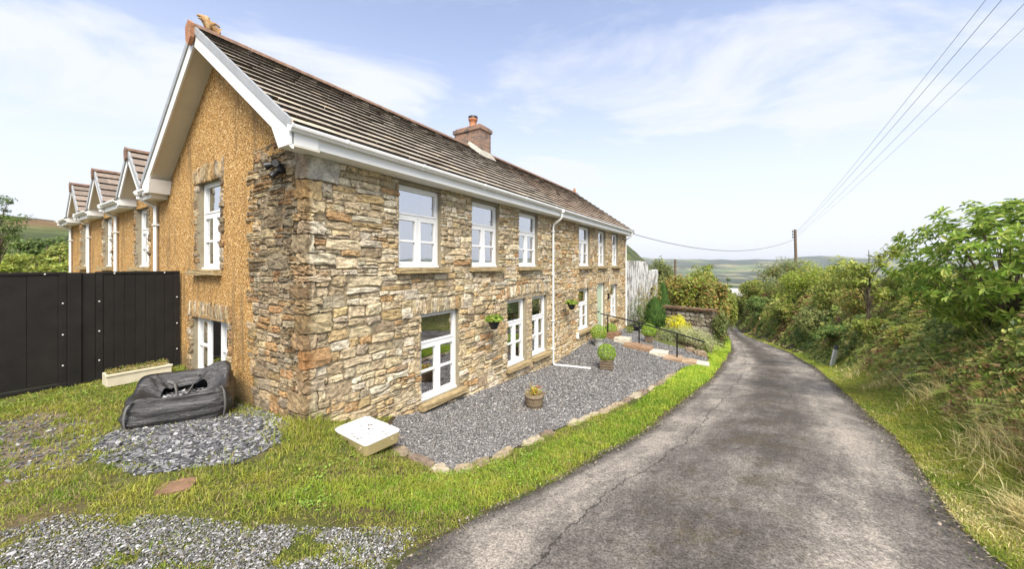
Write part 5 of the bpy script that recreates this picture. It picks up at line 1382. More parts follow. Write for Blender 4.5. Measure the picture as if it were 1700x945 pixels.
ragged(mb, 0.02, ua, zpx(434, 1.5)); ow1 = mb.build('tall_wall', M_WW, ow)
mb = MB(); zt = zpx(449, (ua + ub) / 2); w0, w1 = ua + (ub - ua) * .30, ua + (ub - ua) * .80; zw0, zw1 = zpx(489, ub), zpx(475, ub)
ragged(mb, ua + .01, w0, zt, .1, .5, 4); ragged(mb, w1, ub, zt, .1, .5, 4); mb.box(w0, w1, .1, .5, zw1, zt - .03); mb.box(w0, w1, .1, .5, -.3, zw0); mb.build('low_wall', M_WW, ow)
mb = MB(); mb.box(w0, w1, .4, .45, zw0, zw1); mb.build('window_opening', M_ROOM, ow)

# stone garden wall with a ledge, beside the bend
gw_a = np.array([(1104 - 850) / FPX * 20.5, 20.5]); gw_b = np.array([(1184 - 850) / FPX * 18.6, 18.6])
gwd = unit(gw_b - gw_a); gwL = np.linalg.norm(gw_b - gw_a)
gwt = thing('garden_wall', 'rough stone garden retaining wall with rust brown ledge above shrubs', 'wall', (gw_a[0], gw_a[1], g1(*gw_a) - .1), math.atan2(gwd[1], gwd[0]))
base_z = g1(*gw_a) - .1
mb = MB(); zt = CAMZ - (513 - HOR) / FPX * 19.5 - base_z
mb.box(0, gwL, .08, .5, -1.2, zt - .05, (.11, .09, .07)); z = -1.0
while z < zt - .08:
    h = rng.uniform(.14, .26); x = 0
    while x < gwL:
        w = rng.uniform(.2, .5); w = min(w, gwL - x + .02); rough_block(mb, (x + w / 2, .08, z + h / 2), (w - .02, .16, h - .02), .02, np.array([(.30, .26, .20), (.22, .18, .14), (.36, .33, .27), (.17, .13, .10)][rng.integers(4)]), None, CUBE2, .2); x += w
    z += h
mb.build('stonework', M_ROCK, gwt)
mb = MB(); x = -.1
while x < gwL:
    w = min(rng.uniform(.5, .9), gwL - x + .05); rough_block(mb, (x + w / 2, .15, zt), (w - .01, .5, .13), .015, (.15, .09, .055), None, CUBE4, .08); x += w
mb.build('ledge', M_ROCK, gwt)

# poles and wires
def util_pole(px, ytop, Y, label, r=.14, lean=0, arm=True):
    X = (px - 850) / FPX * Y; zb = g1(X, Y); zt = CAMZ - (ytop - HOR) / FPX * Y
    root = thing('utility_pole', label, 'pole', (X, Y, zb), 0, 'wooden utility poles'); root.rotation_euler = (0, lean, 0)
    mb = MB(); mb.tube([(0, 0, -.5), (0, 0, (zt - zb) * .5), (0, 0, zt - zb)], [r * 1.15, r, r * .85], 12); mb.build('pole', M_WOODPOLE, root)
    if arm:
        mb = MB()
        for k, z in enumerate((.25, .55, .85)):
            mb.bevbox(-.30, -.10, -.05, .05, zt - zb - z - .03, zt - zb - z + .03, .008); mb.lathe([(.035, 0), (.05, .05), (.03, .10), (.045, .13), (0, .15)], 10, (-.27, 0, zt - zb - z + .02))
        mb.build('insulators', M_BLKP, root)
    return np.array([X, Y, zt])
pt1 = util_pole(1323, 381, 38, 'tall leaning wooden utility pole above the right hand bank', lean=R(-1.5))
pt2 = util_pole(1121, 431, 33, 'short utility pole among the bushes beyond the garden', r=.11, arm=False)
def wire(a, b, sag, label, r=.012, n=40):
    t = np.linspace(0, 1, n)[:, None]; P = a * (1 - t) + b * t; P[:, 2] -= sag * 4 * (t[:, 0] * (1 - t[:, 0]))
    mb = MB(); mb.tube(P, r, 5); o = mb.build('overhead_wire', M_WIRE); tag(o, label, 'wire', 'overhead wires'); return o
for i, (px, py, rr_, lb_) in enumerate(((1671, -45, .011, 'left hand overhead wire of the four rising to the right'), (1700, -45, .013, 'second overhead wire from the left of the four rising'), (1748, -45, .011, 'third overhead wire from the left of the four rising'), (1795, -45, .009, 'lowest right hand overhead wire of the four rising'))):
    Y = 9.0; b = np.array([(px - 850) / FPX * Y, Y, CAMZ - (py - HOR) / FPX * Y]); wire(pt1 + np.array([-.05 * (i % 2) , 0, -.15 - .22 * i]), b, .25, lb_, rr_ * .62)
wire(np.array(H3(17.7, -.3, 4.0)), pt1 - [0, 0, .9], 1.15, 'sagging service wire from the house eave to the tall pole', .022)
wire(pt2 - [0, 0, .2], np.array(H3(23, 3.5, 1.0)), .2, 'short wire from the short pole down behind the outbuilding', .018)

# white house down the lane
Y = 112.; X = (1222 - 850) / FPX * Y; zr = CAMZ - (479 - HOR) / FPX * Y
fh_ = thing('far_cottage', 'distant pale roofed cottage beyond the bend of the lane', 'house', (X, Y, zr - 6.5), R(8))
mb = MB(); mb.box(-4.2, 4.2, -3, 3, 0, 4.3); mb.build('wall', mat('far_render', (.68, .66, .62), .9), fh_)
mb = MB(); V = np.array([(-4.4, -3.2, 4.2), (4.4, -3.2, 4.2), (4.4, 0, 6.5), (-4.4, 0, 6.5), (-4.4, 3.2, 4.2), (4.4, 3.2, 4.2)]); mb.add(V, [(0, 1, 2, 3), (3, 2, 5, 4), (0, 3, 4), (1, 5, 2)]); rf = mb.build('roof', mat('pale_slate', (.42, .40, .39), .8, noise=(1.5, .8, 1.1)), fh_)
mb = MB(); mb.box(2.4, 3.5, -.4, .4, 5.8, 7.5); mb.build('chimney', M_TERRA, rf)
mb = MB()
for x in (-2.6, 0, 2.4): mb.box(x - .45, x + .45, -3.03, -2.98, 1.6, 2.9)
mb.build('window', M_ROOM, fh_)
# ------------------------------------------------------------------ vegetation
LEAFK = 2.1
def pick(pal, n, var=.18, w=None):
    pal = np.asarray(pal) * LEAFK; c = pal[rng.choice(len(pal), n, p=w)] * rng.uniform(1 - var, 1 + var, (n, 1)); return np.clip(c * rng.uniform(.94, 1.06, (n, 3)), 0, 1)
def leaves(mb, P, nrm, size, aspect, col, fold=.18, droop=.2):
    n = len(P); nrm = unit(nrm); t = unit(np.cross(nrm, rng.normal(size=(n, 3)))); t[:, 2] -= droop; t = unit(t); s = unit(np.cross(t, nrm)); nn2 = np.cross(s, t)
    L = np.broadcast_to(size, (n,))[:, None] * rng.uniform(.7, 1.3, (n, 1)); W = L * aspect * .5
    b = P - t * L * .5; m = b + t * L * .45
    V = np.stack([b, m + s * W + nn2 * W * fold * 2, b + t * L, m - s * W + nn2 * W * fold * 2], 1)
    I = (np.arange(n) * 4)[:, None]; F = np.concatenate([I + [0, 1, 2], I + [0, 2, 3]])
    mb.add(V.reshape(-1, 3), [F], np.repeat(col, 4, 0))
def lumpy(n, radii, nl, lr=(.28, .5), flat=0.0, seed=None):
    """points and normals on the surfaces of many overlapping leaf clumps that fill an ellipsoid"""
    g = rng; d = unit(g.normal(size=(nl, 3))); d[:, 2] = np.where(d[:, 2] < -.5, -d[:, 2], d[:, 2])
    c = d * (g.uniform(.25, .85, nl) ** .6)[:, None]; r = g.uniform(*lr, nl)
    k = g.integers(0, nl, n); q = unit(g.normal(size=(n, 3))); rad = r[k] * g.uniform(.55, 1.08, n)
    p = c[k] + q * rad[:, None]; p = p * np.asarray(radii)
    nr = unit(q * .8 + np.array([0, 0, .8]) + g.normal(0, .55, (n, 3)))
    return p, nr, k
def shrub(name, label, cat, base, radii, n, size, pal, aspect=.55, nl=26, lift=.75, lr=(.28, .5), group=None, stem=True, tipcol=None, material=None):
    root = thing(name, label, cat, base, 0, group); mb = MB()
    p, nr, k = lumpy(n, radii, nl, lr); p[:, 2] += radii[2] * lift
    keep = p[:, 2] > -.15; p, nr, k = p[keep], nr[keep], k[keep]
    ck = rng.uniform(.78, 1.22, (nl, 1)); col = pick(pal, len(p)) * ck[k]
    if tipcol is not None:
        m = rng.random(len(p)) < tipcol[1]; col[m] = pick([tipcol[0]], m.sum())
    leaves(mb, p, nr, size, aspect, col); mb.build('foliage', M_LEAF, root)
    if stem:
        sm = MB()
        for q in range(7):
            a = rng.uniform(0, 6.28); e = np.array([math.cos(a) * radii[0] * .6, math.sin(a) * radii[1] * .6, radii[2] * lift + radii[2] * rng.uniform(0, .5)])
            st = np.array([rng.uniform(-.08, .08), rng.uniform(-.08, .08), -.1]); t = np.linspace(0, 1, 6)[:, None]; P = st * (1 - t) + e * t + rng.normal(0, .02, (6, 3)) * radii[0]
            sm.tube(P, np.linspace(.022, .006, 6) * max(1, radii[0]), 6)
        sm.build('stem', M_BARK, root)
    return root
def at(px, Y): return ((px - 850) / FPX * Y, Y)

GREEN = np.array([(.125, .15, .026), (.16, .18, .034), (.09, .118, .022), (.195, .20, .05)])
DEEP = np.array([(.045, .075, .018), (.065, .095, .022), (.09, .12, .03)])
LIME = np.array([(.20, .25, .03), (.25, .29, .04), (.15, .20, .03)])
AUT = np.array([(.20, .15, .038), (.18, .17, .042), (.13, .155, .035), (.19, .115, .042), (.12, .145, .035)])
OLIVE = np.array([(.12, .14, .045), (.16, .17, .06), (.09, .11, .035)])

# box balls, barrel plant, basket plants, trough heather
for root, rad, zc in BALLS:
    mb = MB(); n = 2600; q = unit(rng.normal(size=(n, 3))); rr_ = rad * (1 + .07 * fbm(q[:, 0] * 3 + 7, q[:, 1] * 3 + q[:, 2] * 2, 5)) * rng.uniform(.90, 1.03, n)
    leaves(mb, q * rr_[:, None] + [0, 0, zc], q + rng.normal(0, .5, (n, 3)), rad * .13, .6, pick([(.13, .20, .018), (.17, .25, .025), (.09, .15, .02), (.22, .28, .04)], n)); mb.build('foliage', M_LEAF, root)
mb = MB(); n = 130; p = rng.normal(0, 1, (n, 3)) * [.075, .075, .05] + [0, 0, .38]; leaves(mb, p, rng.normal(size=(n, 3)) + [0, 0, 1], .055, .5, pick([(.30, .28, .03), (.22, .24, .03), (.36, .30, .05), (.30, .10, .04)], n))
for k in range(9): a = rng.uniform(0, 6.28); mb.tube([(0, 0, .27), (.04 * math.cos(a), .04 * math.sin(a), .36), (.1 * math.cos(a), .1 * math.sin(a), .42)], .004, 4, (.15, .16, .04))
mb.build('plant', M_LEAF, barrel)
for root, u in BASK:
    mb = MB(); n = 420; q = unit(rng.normal(size=(n, 3))); q[:, 2] = np.abs(q[:, 2]) * .8 - .12; p = q * [.24, .22, .17] * rng.uniform(.6, 1.05, (n, 1)) + [0, -.36, .02]
    leaves(mb, p, q + [0, 0, .7] + rng.normal(0, .4, (n, 3)), .075, .8, pick([(.10, .15, .018), (.14, .19, .025), (.07, .11, .018), (.2, .23, .05)], n)); mb.build('foliage', M_LEAF, root)
mb = MB(); n = 1500; p = np.stack([rng.uniform(-.42, .42, n), rng.uniform(-.15, .15, n), .19 + rng.uniform(0, 1, n) ** 1.5 * .13], 1); leaves(mb, p, rng.normal(size=(n, 3)) + [0, 0, 1], .035, .4, pick([(.13, .15, .03), (.22, .20, .05), (.20, .11, .06), (.10, .13, .03)], n)); mb.build('heather', M_LEAF, trough)

# ---- garden beyond the path
def put(px, y, fn, *a, **k):
    p = ray(px, y); return p
def cypress(px, y, ytop, label, r):
    p = ray(px, y, 40); h = (y - ytop) / FPX * p[1]; root = thing('cypress', label, 'conifer', p, 0, 'slim upright conifers in the front garden'); mb = MB(); n = 4200
    t = rng.uniform(0, 1, n); a = rng.uniform(0, 6.28, n); rad = r * np.sin(np.clip(t * .97 + .05, 0, 1) ** .8 * math.pi) ** .58 * rng.uniform(.75, 1.08, n) * (1 + .45 * vnoise(a * 1.5, t * 7, 5))
    P = np.stack([rad * np.cos(a), rad * np.sin(a), t * h], 1); nr = np.stack([np.cos(a), np.sin(a), .2 + 0 * a], 1)
    V0 = len(P); tt = unit(np.stack([.25 * np.cos(a), .25 * np.sin(a), np.ones(n)], 1) + rng.normal(0, .15, (n, 3)))
    s = unit(np.cross(tt, nr)); L = .24 * rng.uniform(.7, 1.3, (n, 1)); V = np.stack([P, P + tt * L * .4 + s * .02, P + tt * L, P + tt * L * .4 - s * .02], 1); I = (np.arange(n) * 4)[:, None]
    mb.add(V.reshape(-1, 3), [np.concatenate([I + [0, 1, 2], I + [0, 2, 3]])], np.repeat(pick([(.04, .085, .022), (.065, .12, .03), (.085, .14, .035)], n), 4, 0)); mb.build('foliage', M_LEAF, root)
    sm = MB(); sm.tube([(0, 0, -.1), (0, 0, h * .8)], [.05, .015], 6); sm.build('trunk', M_BARK, root)
cypress(1101, 549, 476, 'tall slim dark cypress in front of the whitewashed outbuilding', .38)
cypress(1087, 551, 500, 'shorter bushier cypress left of the tall slim one', .5)
def mound(px, y, ytop, wpx, label, name, pal, size, n=2200, aspect=.3, cat='shrub', lift=.35, Y=None, nl=22, tipcol=None):
    p = ray(px, y, 40) if Y is None else (*at(px, Y), g1(*at(px, Y))); s = p[1] / FPX; h = (y - ytop) * s; w = wpx * s / 2
    return shrub(name, label, cat, p, (w * 1.1, w * .9, h * .82), n, size, pal, aspect, nl, lift, stem=True, tipcol=tipcol)
mound(1062, 548, 502, 46, 'dark green shrub at the foot of the whitewashed wall', 'garden_shrub', DEEP, .10)
mound(1080, 547, 476, 44, 'rust and orange leaved shrub before the whitewashed wall', 'garden_shrub', AUT, .10, 2400, .5)
mound(1112, 566, 546, 50, 'grey green low shrub behind the handrail', 'lavender_bush', np.array([(.16, .18, .09), (.20, .22, .11), (.13, .15, .07)]), .09, 2600, .22)
mound(1126, 562, 528, 38, 'bright yellow leaved shrub in the front garden', 'golden_shrub', np.array([(.42, .38, .02), (.36, .34, .03), (.48, .42, .05), (.25, .28, .03)]), .09, 2400, .5)
mound(1146, 577, 545, 84, 'large silvery green mounded shrub by the lane verge', 'hebe_bush', np.array([(.20, .22, .11), (.25, .26, .13), (.16, .18, .08), (.28, .27, .15)]), .10, 5000, .22)
mound(1110, 548, 520, 26, 'small bright green shrub right of the tall cypress', 'garden_shrub', GREEN * 1.2, .10, 1400)
mound(1045, 553, 541, 16, 'tiny green plant beside the end downpipe', 'garden_plant', GREEN, .07, 500)
def tuft(px, y, h, n, label, pal, spread=.5):
    p = ray(px, y, 40); root = thing('strap_leaved_plant', label, 'plant', p, 0); mb = MB()
    for k in range(n):
        a = rng.uniform(0, 6.28); r_ = rng.uniform(.2, 1) * spread; hh = h * rng.uniform(.6, 1.1); t = np.linspace(0, 1, 5)[:, None]; d = np.array([math.cos(a), math.sin(a), 0])
        P = d * r_ * t ** 1.6 + np.array([0, 0, 1.]) * hh * (1.5 * t - .75 * t ** 2) + np.array([rng.uniform(-.1, .1), rng.uniform(-.1, .1), 0]); s = np.cross(d, [0, 0, 1]) * .022 * (1 - t ** 3); V = np.concatenate([P - s, P + s]); mb.add(V, [np.array([(i, i + 1, 6 + i, 5 + i) for i in range(4)])], pick(pal, 1)[0])
    mb.build('leaves', M_LEAF, root)
mound(1146, 556, 526, 44, 'loose grey green bush between the yellow shrub and the silvery mound', 'garden_shrub', OLIVE, .09, 3000, .4)
mound(1104, 562, 545, 40, 'low dark leaved ground shrub below the conifers', 'garden_shrub', GREEN, .08, 2400, .5)
mound(1178, 556, 520, 34, 'bushy green shrub at the foot of the garden wall end', 'garden_shrub', GREEN, .10, 2400, .5)
tuft(1172, 583, .75, 46, 'yellow green strap leaved clump at the verge end of the garden', LIME)
tuft(1113, 566, .4, 22, 'small pale strap leaved plant below the handrail', LIME)
tuft(1086, 560, .35, 18, 'small yellow edged plant beside the wooden planter behind handrail', LIME)
for (px, y, w, lb) in ((1162, 590, .45, 'rounded boulder at the garden edge by the strap leaved clump'), (1146, 584, .35, 'smaller dark rock left of the rounded garden boulder'), (1096, 562, .5, 'long flat rock edging the garden bed below lavender')):
    p = ray(px, y); mb = MB(); rough_block(mb, (0, 0, 0), (w, w * .8, w * .6), .03, (.26, .19, .13), None, CUBE4, .4); o = mb.build('garden_rock', M_ROCK); o.location = (p[0], p[1], p[2] + w * .12); tag(o, lb, 'rock', 'rocks edging the front garden')
# ivy-clad end pillar of the garden wall and hedge beyond it
p = (gw_b[0] + .35, gw_b[1] - .1, g1(gw_b[0] + .35, gw_b[1] - .1))
shrub('ivy_pillar', 'hanging ivy and dry stems covering the end of garden wall', 'climber', p, (.42, .5, 1.05), 2600, .11, np.concatenate([OLIVE, DEEP, np.array([(.14, .10, .05)])]), .5, 20, .85)
mids = [(1126, 25, 512, 462, 60, AUT, 'orange brown bush behind the garden wall nearest the outbuilding'), (1154, 24, 512, 456, 76, np.concatenate([AUT, LIME * .8]), 'yellow and rust coloured bush overhanging the garden wall'), (1186, 23, 540, 470, 52, AUT, 'brown tinged bush at the bend above ivy pillar'), (1168, 30, 500, 444, 60, GREEN, 'green bush rising behind the yellow and rust bush'),
        (1100, 31, 480, 436, 44, OLIVE, 'olive green tree just right of the outbuilding'), (1213, 43, 528, 488, 34, GREEN, 'small green bush closing the bend of the lane'), (1200, 33, 520, 482, 40, GREEN, 'green bush on the inside of the lane bend')]
for (px, Y, yb, yt, w, pal, lb) in mids:
    x, y = at(px, Y); s = Y / FPX; zb = CAMZ - (yb - HOR) * s; zb = min(zb, g1(x, y) + .3) if g1(x, y) > zb - 3 else zb; h = CAMZ - (yt - HOR) * s - zb
    shrub('roadside_bush', lb, 'bush', (x, y, zb), (w * s / 2, w * s * .45, h * .56), 5200, .20, pal, .55, 40, .82, (.22, .4))
def tree(name, label, px, Y, yt, wpx, pal, n, size, trunk_r=.12, crown_frac=.7, group=None, nl=30, lr=(.2, .38), zb=None, yb_=None, aspect=.5, lean=0):
    x, y = at(px, Y); zb = g1(x, y) if zb is None else zb; zt = CAMZ - (yt - HOR) / FPX * Y; h = zt - zb; s = Y / FPX; root = thing(name, label, 'tree', (x, y, zb - .1), 0, group)
    R_ = wpx * s / 2; cz = h * (1 - crown_frac / 2); rz = h * crown_frac / 2; mb = MB(); tm = MB()
    tm.tube([(0, 0, 0), (lean * .3, .03, h * .3), (lean * .6, -.04, h * .6), (lean, 0, h * .9)], [trunk_r, trunk_r * .8, trunk_r * .5, trunk_r * .15], 8)
    d = unit(rng.normal(size=(nl, 3))); c = d * rng.uniform(.3, .9, (nl, 1)) * np.array([R_, R_, rz]) + [lean * .7, 0, cz]; lrad = rng.uniform(*lr, nl) * min(R_, rz * 1.2)
    for k in range(nl):
        z0 = max(h * .25, c[k, 2] - rz * .9); t = np.linspace(0, 1, 5)[:, None]; st = np.array([lean * z0 / h, 0, z0]); P = st * (1 - t) + c[k] * t + np.array([0, 0, .1 * R_]) * (t * (1 - t) * 4); tm.tube(P, np.linspace(trunk_r * .35, trunk_r * .06, 5), 5)
    k = rng.integers(0, nl, n); q = unit(rng.normal(size=(n, 3))); P = c[k] + q * (lrad[k] * rng.uniform(.2, 1.1, n))[:, None] * [1.15, 1.15, .75]
    leaves(mb, P, q + [0, 0, .8] + rng.normal(0, .5, (n, 3)), size, aspect, pick(pal, n) * rng.uniform(.8, 1.2, (nl, 1))[k]); mb.build('crown', M_LEAF, root); tm.build('trunk', M_BARK, root); return root
tree('roadside_tree', 'airy light green tree standing above the bushes at the bend', 1168, 36, 432, 62, OLIVE, 3000, .24, .12, .75, nl=34, lr=(.16, .3))
tree('roadside_tree', 'small dark distant tree beside the far cottage', 1208, 95, 459, 12, DEEP, 700, .55, .2, .8, nl=10, lr=(.4, .6))

# ---- left background beyond the gate
tree('yard_tree', 'dark thin leaved tree at the left edge above the gate', -4, 13.5, 308, 84, DEEP, 2600, .09, .05, .55, nl=44, lr=(.12, .28), aspect=.45)
for (px, Y, yt, w, pal, lb, nm) in ((20, 15, 402, 60, GREEN * 1.25, 'bright green bush behind the black gate at left edge', 'yard_bush'), (48, 20, 384, 46, DEEP, 'dark green tree below the moor skyline', 'hillside_tree'), (78, 19, 396, 46, GREEN, 'mid green bush between the gate and the wing', 'yard_bush'), (100, 17, 410, 44, GREEN * 1.4, 'yellow green bush touching the end of the wing', 'yard_bush'), (62, 14.5, 420, 60, GREEN * 1.3, 'light green low bush directly above the gate', 'yard_bush'),
                                    (88, 40, 386, 60, DEEP, 'round dark tree on the hillside left of the wing', 'hillside_tree'), (28, 42, 388, 70, DEEP * 1.2, 'broad dark tree on the hillside at far left', 'hillside_tree'), (115, 36, 398, 40, GREEN, 'paler tree on the hillside hidden partly by the wing', 'hillside_tree')):
    tree(nm, lb, px, Y, yt, w, pal, 3000, .012 * Y * .8 if Y < 30 else .32, .1, .86, nl=26, lr=(.3, .5))

# ---- the bank on the right
def bankpt(px, Y): x, y = at(px, Y); return x, y, g1(x, y)
BR = [ # Y, distance from lane edge, top row, width px, palette, leaf size, label
    (40, 2.0, 464, 62, GREEN, .24, 'green bush farthest along the bank by the bend'),
    (34, 3.6, 430, 92, OLIVE, .22, 'olive bush below the tall utility pole'),
    (34, 1.5, 492, 58, DEEP * 1.4, .20, 'dark green bush low on the bank at the bend'),
    (27, 2.9, 440, 96, LIME * .70, .18, 'yellow green gorse on the bank right of the pole'),
    (27, 1.5, 500, 66, GREEN, .17, 'mid green bush spilling towards the lane'),
    (21, 2.9, 444, 104, GREEN, .16, 'green bush on the bank crest left of the sapling'),
    (21, 1.6, 508, 74, OLIVE, .15, 'olive bush halfway along the foot of the bank'),
    (16.5, 2.7, 466, 110, np.concatenate([GREEN, AUT]), .14, 'green and rust bush on the bank beneath the sapling'),
    (16.5, 1.5, 536, 76, DEEP * 1.5, .13, 'dark leafy bush low behind the white marker post'),
    (12.8, 2.9, 440, 130, np.concatenate([OLIVE, LIME * .7]), .13, 'pale olive bush on the crest right of the sapling'),
    (12.8, 1.8, 524, 90, GREEN * 1.1, .12, 'bright green bush right of the white marker post'),
    (10.2, 3.0, 446, 130, np.concatenate([GREEN, AUT[:2]]), .11, 'mixed green and brown bush left of the large laurel'),
    (9.6, 1.9, 556, 96, np.concatenate([AUT, GREEN, LIME * .7]), .10, 'brown tinged low bush on the bank below the mixed bush'),
    (8.0, 2.7, 480, 130, np.concatenate([GREEN, LIME * .7]), .10, 'light green bush just below the large laurel'),
]
for (Y, D, yt, w, pal, sz, lb) in BR:
    x = float(np.interp(Y, ER[:190, 1], ER[:190, 0])) + D * 1.2; y = Y; zb = g1(x, y); s = Y / FPX; h = max(.5, CAMZ - (yt - HOR) * s - zb)
    shrub('bank_bush', lb, 'bush', (x, y, zb - .1), (w * s / 2, w * s / 2, h * .58), 8000, sz * .78, pal, .55, 40, .75, (.2, .4), tipcol=((.24, .16, .06), .05))
# sapling with ash-like leaves
tree('sapling', 'slender young tree with airy crown on the bank', 1442, 13.0, 392, 100, GREEN * 1.15, 2300, .17, .05, .55, nl=26, lr=(.16, .32), aspect=.32)
# big broad-leaved laurel at the right edge: whorls of long leaves at the tips of branches
x, y, zb = bankpt(1678, 6.6)
lau = thing('laurel_bush', 'large laurel like bush with long glossy leaves at right edge', 'bush', (x, y, zb - .1))
mb = MB(); sm = MB(); s = 6.6 / FPX; cz = CAMZ - (435 - HOR) * s - zb; nb = 800
d = unit(rng.normal(size=(nb, 3))); rad = rng.uniform(.35, 1.0, nb) ** .5
tip = d * rad[:, None] * np.array([1.5, 1.45, 1.42]) * (1 + .22 * fbm(d[:, 0] * 2.2, d[:, 2] * 2.2 + d[:, 1], 6))[:, None] + [0, 0, cz]
for k in range(nb):
    out = unit(d[k] + [0, 0, .6] + rng.normal(0, .25, 3)); nlv = int(rng.integers(8, 13)); a = rng.uniform(0, 6.28) + np.arange(nlv) * 2.4
    s1 = unit(np.cross(out, [.3, .8, .1])); s2 = np.cross(out, s1); dirs = unit((np.cos(a)[:, None] * s1 + np.sin(a)[:, None] * s2) * rng.uniform(.7, 1.1, (nlv, 1)) + out * rng.uniform(-.15, .75, (nlv, 1)) - [0, 0, .12])
    L = rng.uniform(.10, .165, (nlv, 1)); W = L * .17; side = unit(np.cross(dirs, out + .01)); up = np.cross(side, dirs); b = tip[k] + out * rng.uniform(-.08, .03, (nlv, 1))
    V = np.stack([b, b + dirs * L * .35 + side * W + up * .012, b + dirs * L * .7 + side * W * .9 + up * .006, b + dirs * L - up * .02, b + dirs * L * .7 - side * W * .9 + up * .006, b + dirs * L * .35 - side * W + up * .012], 1)
    I = (np.arange(nlv) * 6)[:, None]; mb.add(V.reshape(-1, 3), [np.concatenate([I + [0, 1, 2, 3], I + [0, 3, 4, 5]])], np.repeat(pick([(.11, .165, .022), (.15, .21, .035), (.075, .12, .02), (.20, .24, .05)], nlv) * rng.uniform(.8, 1.2), 6, 0))
    if k % 9 == 0:
        t = np.linspace(0, 1, 6)[:, None]; P = np.array([0, 0, .1]) * (1 - t) + tip[k] * t + np.array([0, 0, .3]) * t * (1 - t); sm.tube(P, np.linspace(.022, .004, 6), 5)
mb.build('foliage', M_LEAF, lau); sm.build('stem', M_BARK, lau)

# brambles, bracken and dead stems over the bank
mb = MB()
def bankscatter(n, y0, y1, d0, d1):
    Y = y0 * (y1 / y0) ** rng.random(n)
    i = np.clip(np.searchsorted(ER[:, 1], Y), 0, NR - 1); D = d0 + (d1 - d0) * rng.random(n)
    X = np.interp(Y, ER[:190, 1], ER[:190, 0]) + D * 1.22
    return X, Y, D
n = 250000; X, Y, D = bankscatter(n, 2.4, 48, .35, 6.0)
lump = .5 + .5 * fbm(X * .9, Y * .9, 91); fine = fbm(X * 2.6, Y * 2.6, 92)
hgt = sst(.4, 1.5, D) * (.18 + .85 * lump + .22 * fine); z = gz(X, Y) + np.clip(hgt, .02, None) * rng.uniform(.25, 1.05, n)
pp_ = post.location; kill = ((np.hypot(X - pp_.x + .25, Y - pp_.y + .4) < .75)) | (rng.random(n) < np.clip(.95 - D * .9, 0, .85)); z, X, Y, D, fine, lump = [q[~kill] for q in (z, X, Y, D, fine, lump)]; n = len(X)
typ = fbm(X * .7 + 3, Y * .7, 95) + rng.normal(0, .25, n)
col = np.where((typ > .34)[:, None], pick([(.15, .085, .035), (.20, .125, .05), (.10, .06, .03), (.26, .19, .08)], n), np.where((typ < -.28)[:, None], pick(DEEP, n), pick([(.11, .15, .025), (.15, .185, .035), (.20, .22, .05), (.27, .26, .08)], n)))
nr = np.stack([-.55 * np.ones(n), -.35 * np.ones(n), 1.0 * np.ones(n)], 1) + rng.normal(0, .6, (n, 3))
nr[:, 2] += .4; leaves(mb, np.stack([X, Y, z], 1), nr, (.034 + .0060 * Y) * rng.lognormal(0, .35, n), .6, col, .2, .3)
# fern fronds
nf = 1300; X, Y, D = bankscatter(nf, 3.2, 20, 1.0, 5.5)
for k in range(nf):
    b = np.array([X[k], Y[k], g1(X[k], Y[k]) + .18]); a = rng.normal(math.pi * 1.15, 1.1); L = rng.uniform(.24, .52); d = np.array([math.cos(a), math.sin(a), 0]); m = 13; t = np.linspace(.08, 1, m)[:, None]
    P = b + d * L * t + np.array([0, 0, 1.]) * L * (1.05 * t - .95 * t * t); T = unit(np.gradient(P, axis=0)); sd = np.cross(T, [0, 0, 1]); sd = unit(sd); w = L * .26 * np.sin(np.clip(t * .9 + .12, 0, 1) * math.pi) ** .8 + .01
    c = (pick([(.14, .20, .03), (.19, .25, .04), (.25, .28, .06)], 1) if rng.random() < .62 else pick([(.24, .12, .045), (.30, .19, .08), (.17, .09, .04)], 1))[0]
    for sg in (-1, 1):
        tip_ = P + sd * w * sg + T * w * .35 - [0, 0, .02]; V = np.stack([P - T * L * .022, tip_, P + T * L * .022], 1); mb.add(V.reshape(-1, 3), [np.arange(m * 3).reshape(-1, 3)], np.tile(c, (m * 3, 1)))
# thin dead stalks
ns = 2600; X, Y, D = bankscatter(ns, 2.8, 16, .8, 5.5); 
for k in range(ns):
    b = np.array([X[k], Y[k], g1(X[k], Y[k])]); h = rng.uniform(.3, .9); e = b + [rng.normal(-.1, .25), rng.normal(0, .25), h]; mb.add(np.stack([b - [.004, 0, 0], b + [.004, 0, 0], e]), [np.array([[0, 1, 2]])], pick([(.30, .24, .13), (.16, .10, .05), (.22, .18, .09)], 1)[0])
tag(mb.build('bank_undergrowth', M_LEAF), 'brambles, bracken and dead stems covering the right hand bank', 'undergrowth', kind='stuff')

# ---- grass
def grass(mb, X, Y, h, w, col, lean=.5, lift=0):
    n = len(X); z = gz(X, Y) - .006 + lift; a = rng.uniform(0, 6.28, n); l = np.abs(rng.normal(0, lean, n)); d = np.stack([np.cos(a), np.sin(a), 0 * a], 1); b = np.stack([X, Y, z], 1)
    fa = rng.uniform(0, 6.28, n); s = np.stack([np.cos(fa), np.sin(fa), 0 * a], 1) * (w * rng.uniform(.7, 1.3, n))[:, None]
    h = h * rng.uniform(.55, 1.35, n); up = np.array([0, 0, 1.])
    m = b + d * (h * l * .35)[:, None] + up * (h * .55)[:, None]; t = b + d * (h * l * 1.1)[:, None] + up * (h * np.clip(1 - l * .35, .25, 1))[:, None]
    V = np.stack([b - s, b + s, m + s * .75, m - s * .75, t], 1); I = (np.arange(n) * 5)[:, None]
    c = np.repeat(col, 5, 0); mb.add(V.reshape(-1, 3), [I + [0, 1, 2, 3], I + [3, 2, 4]], c)
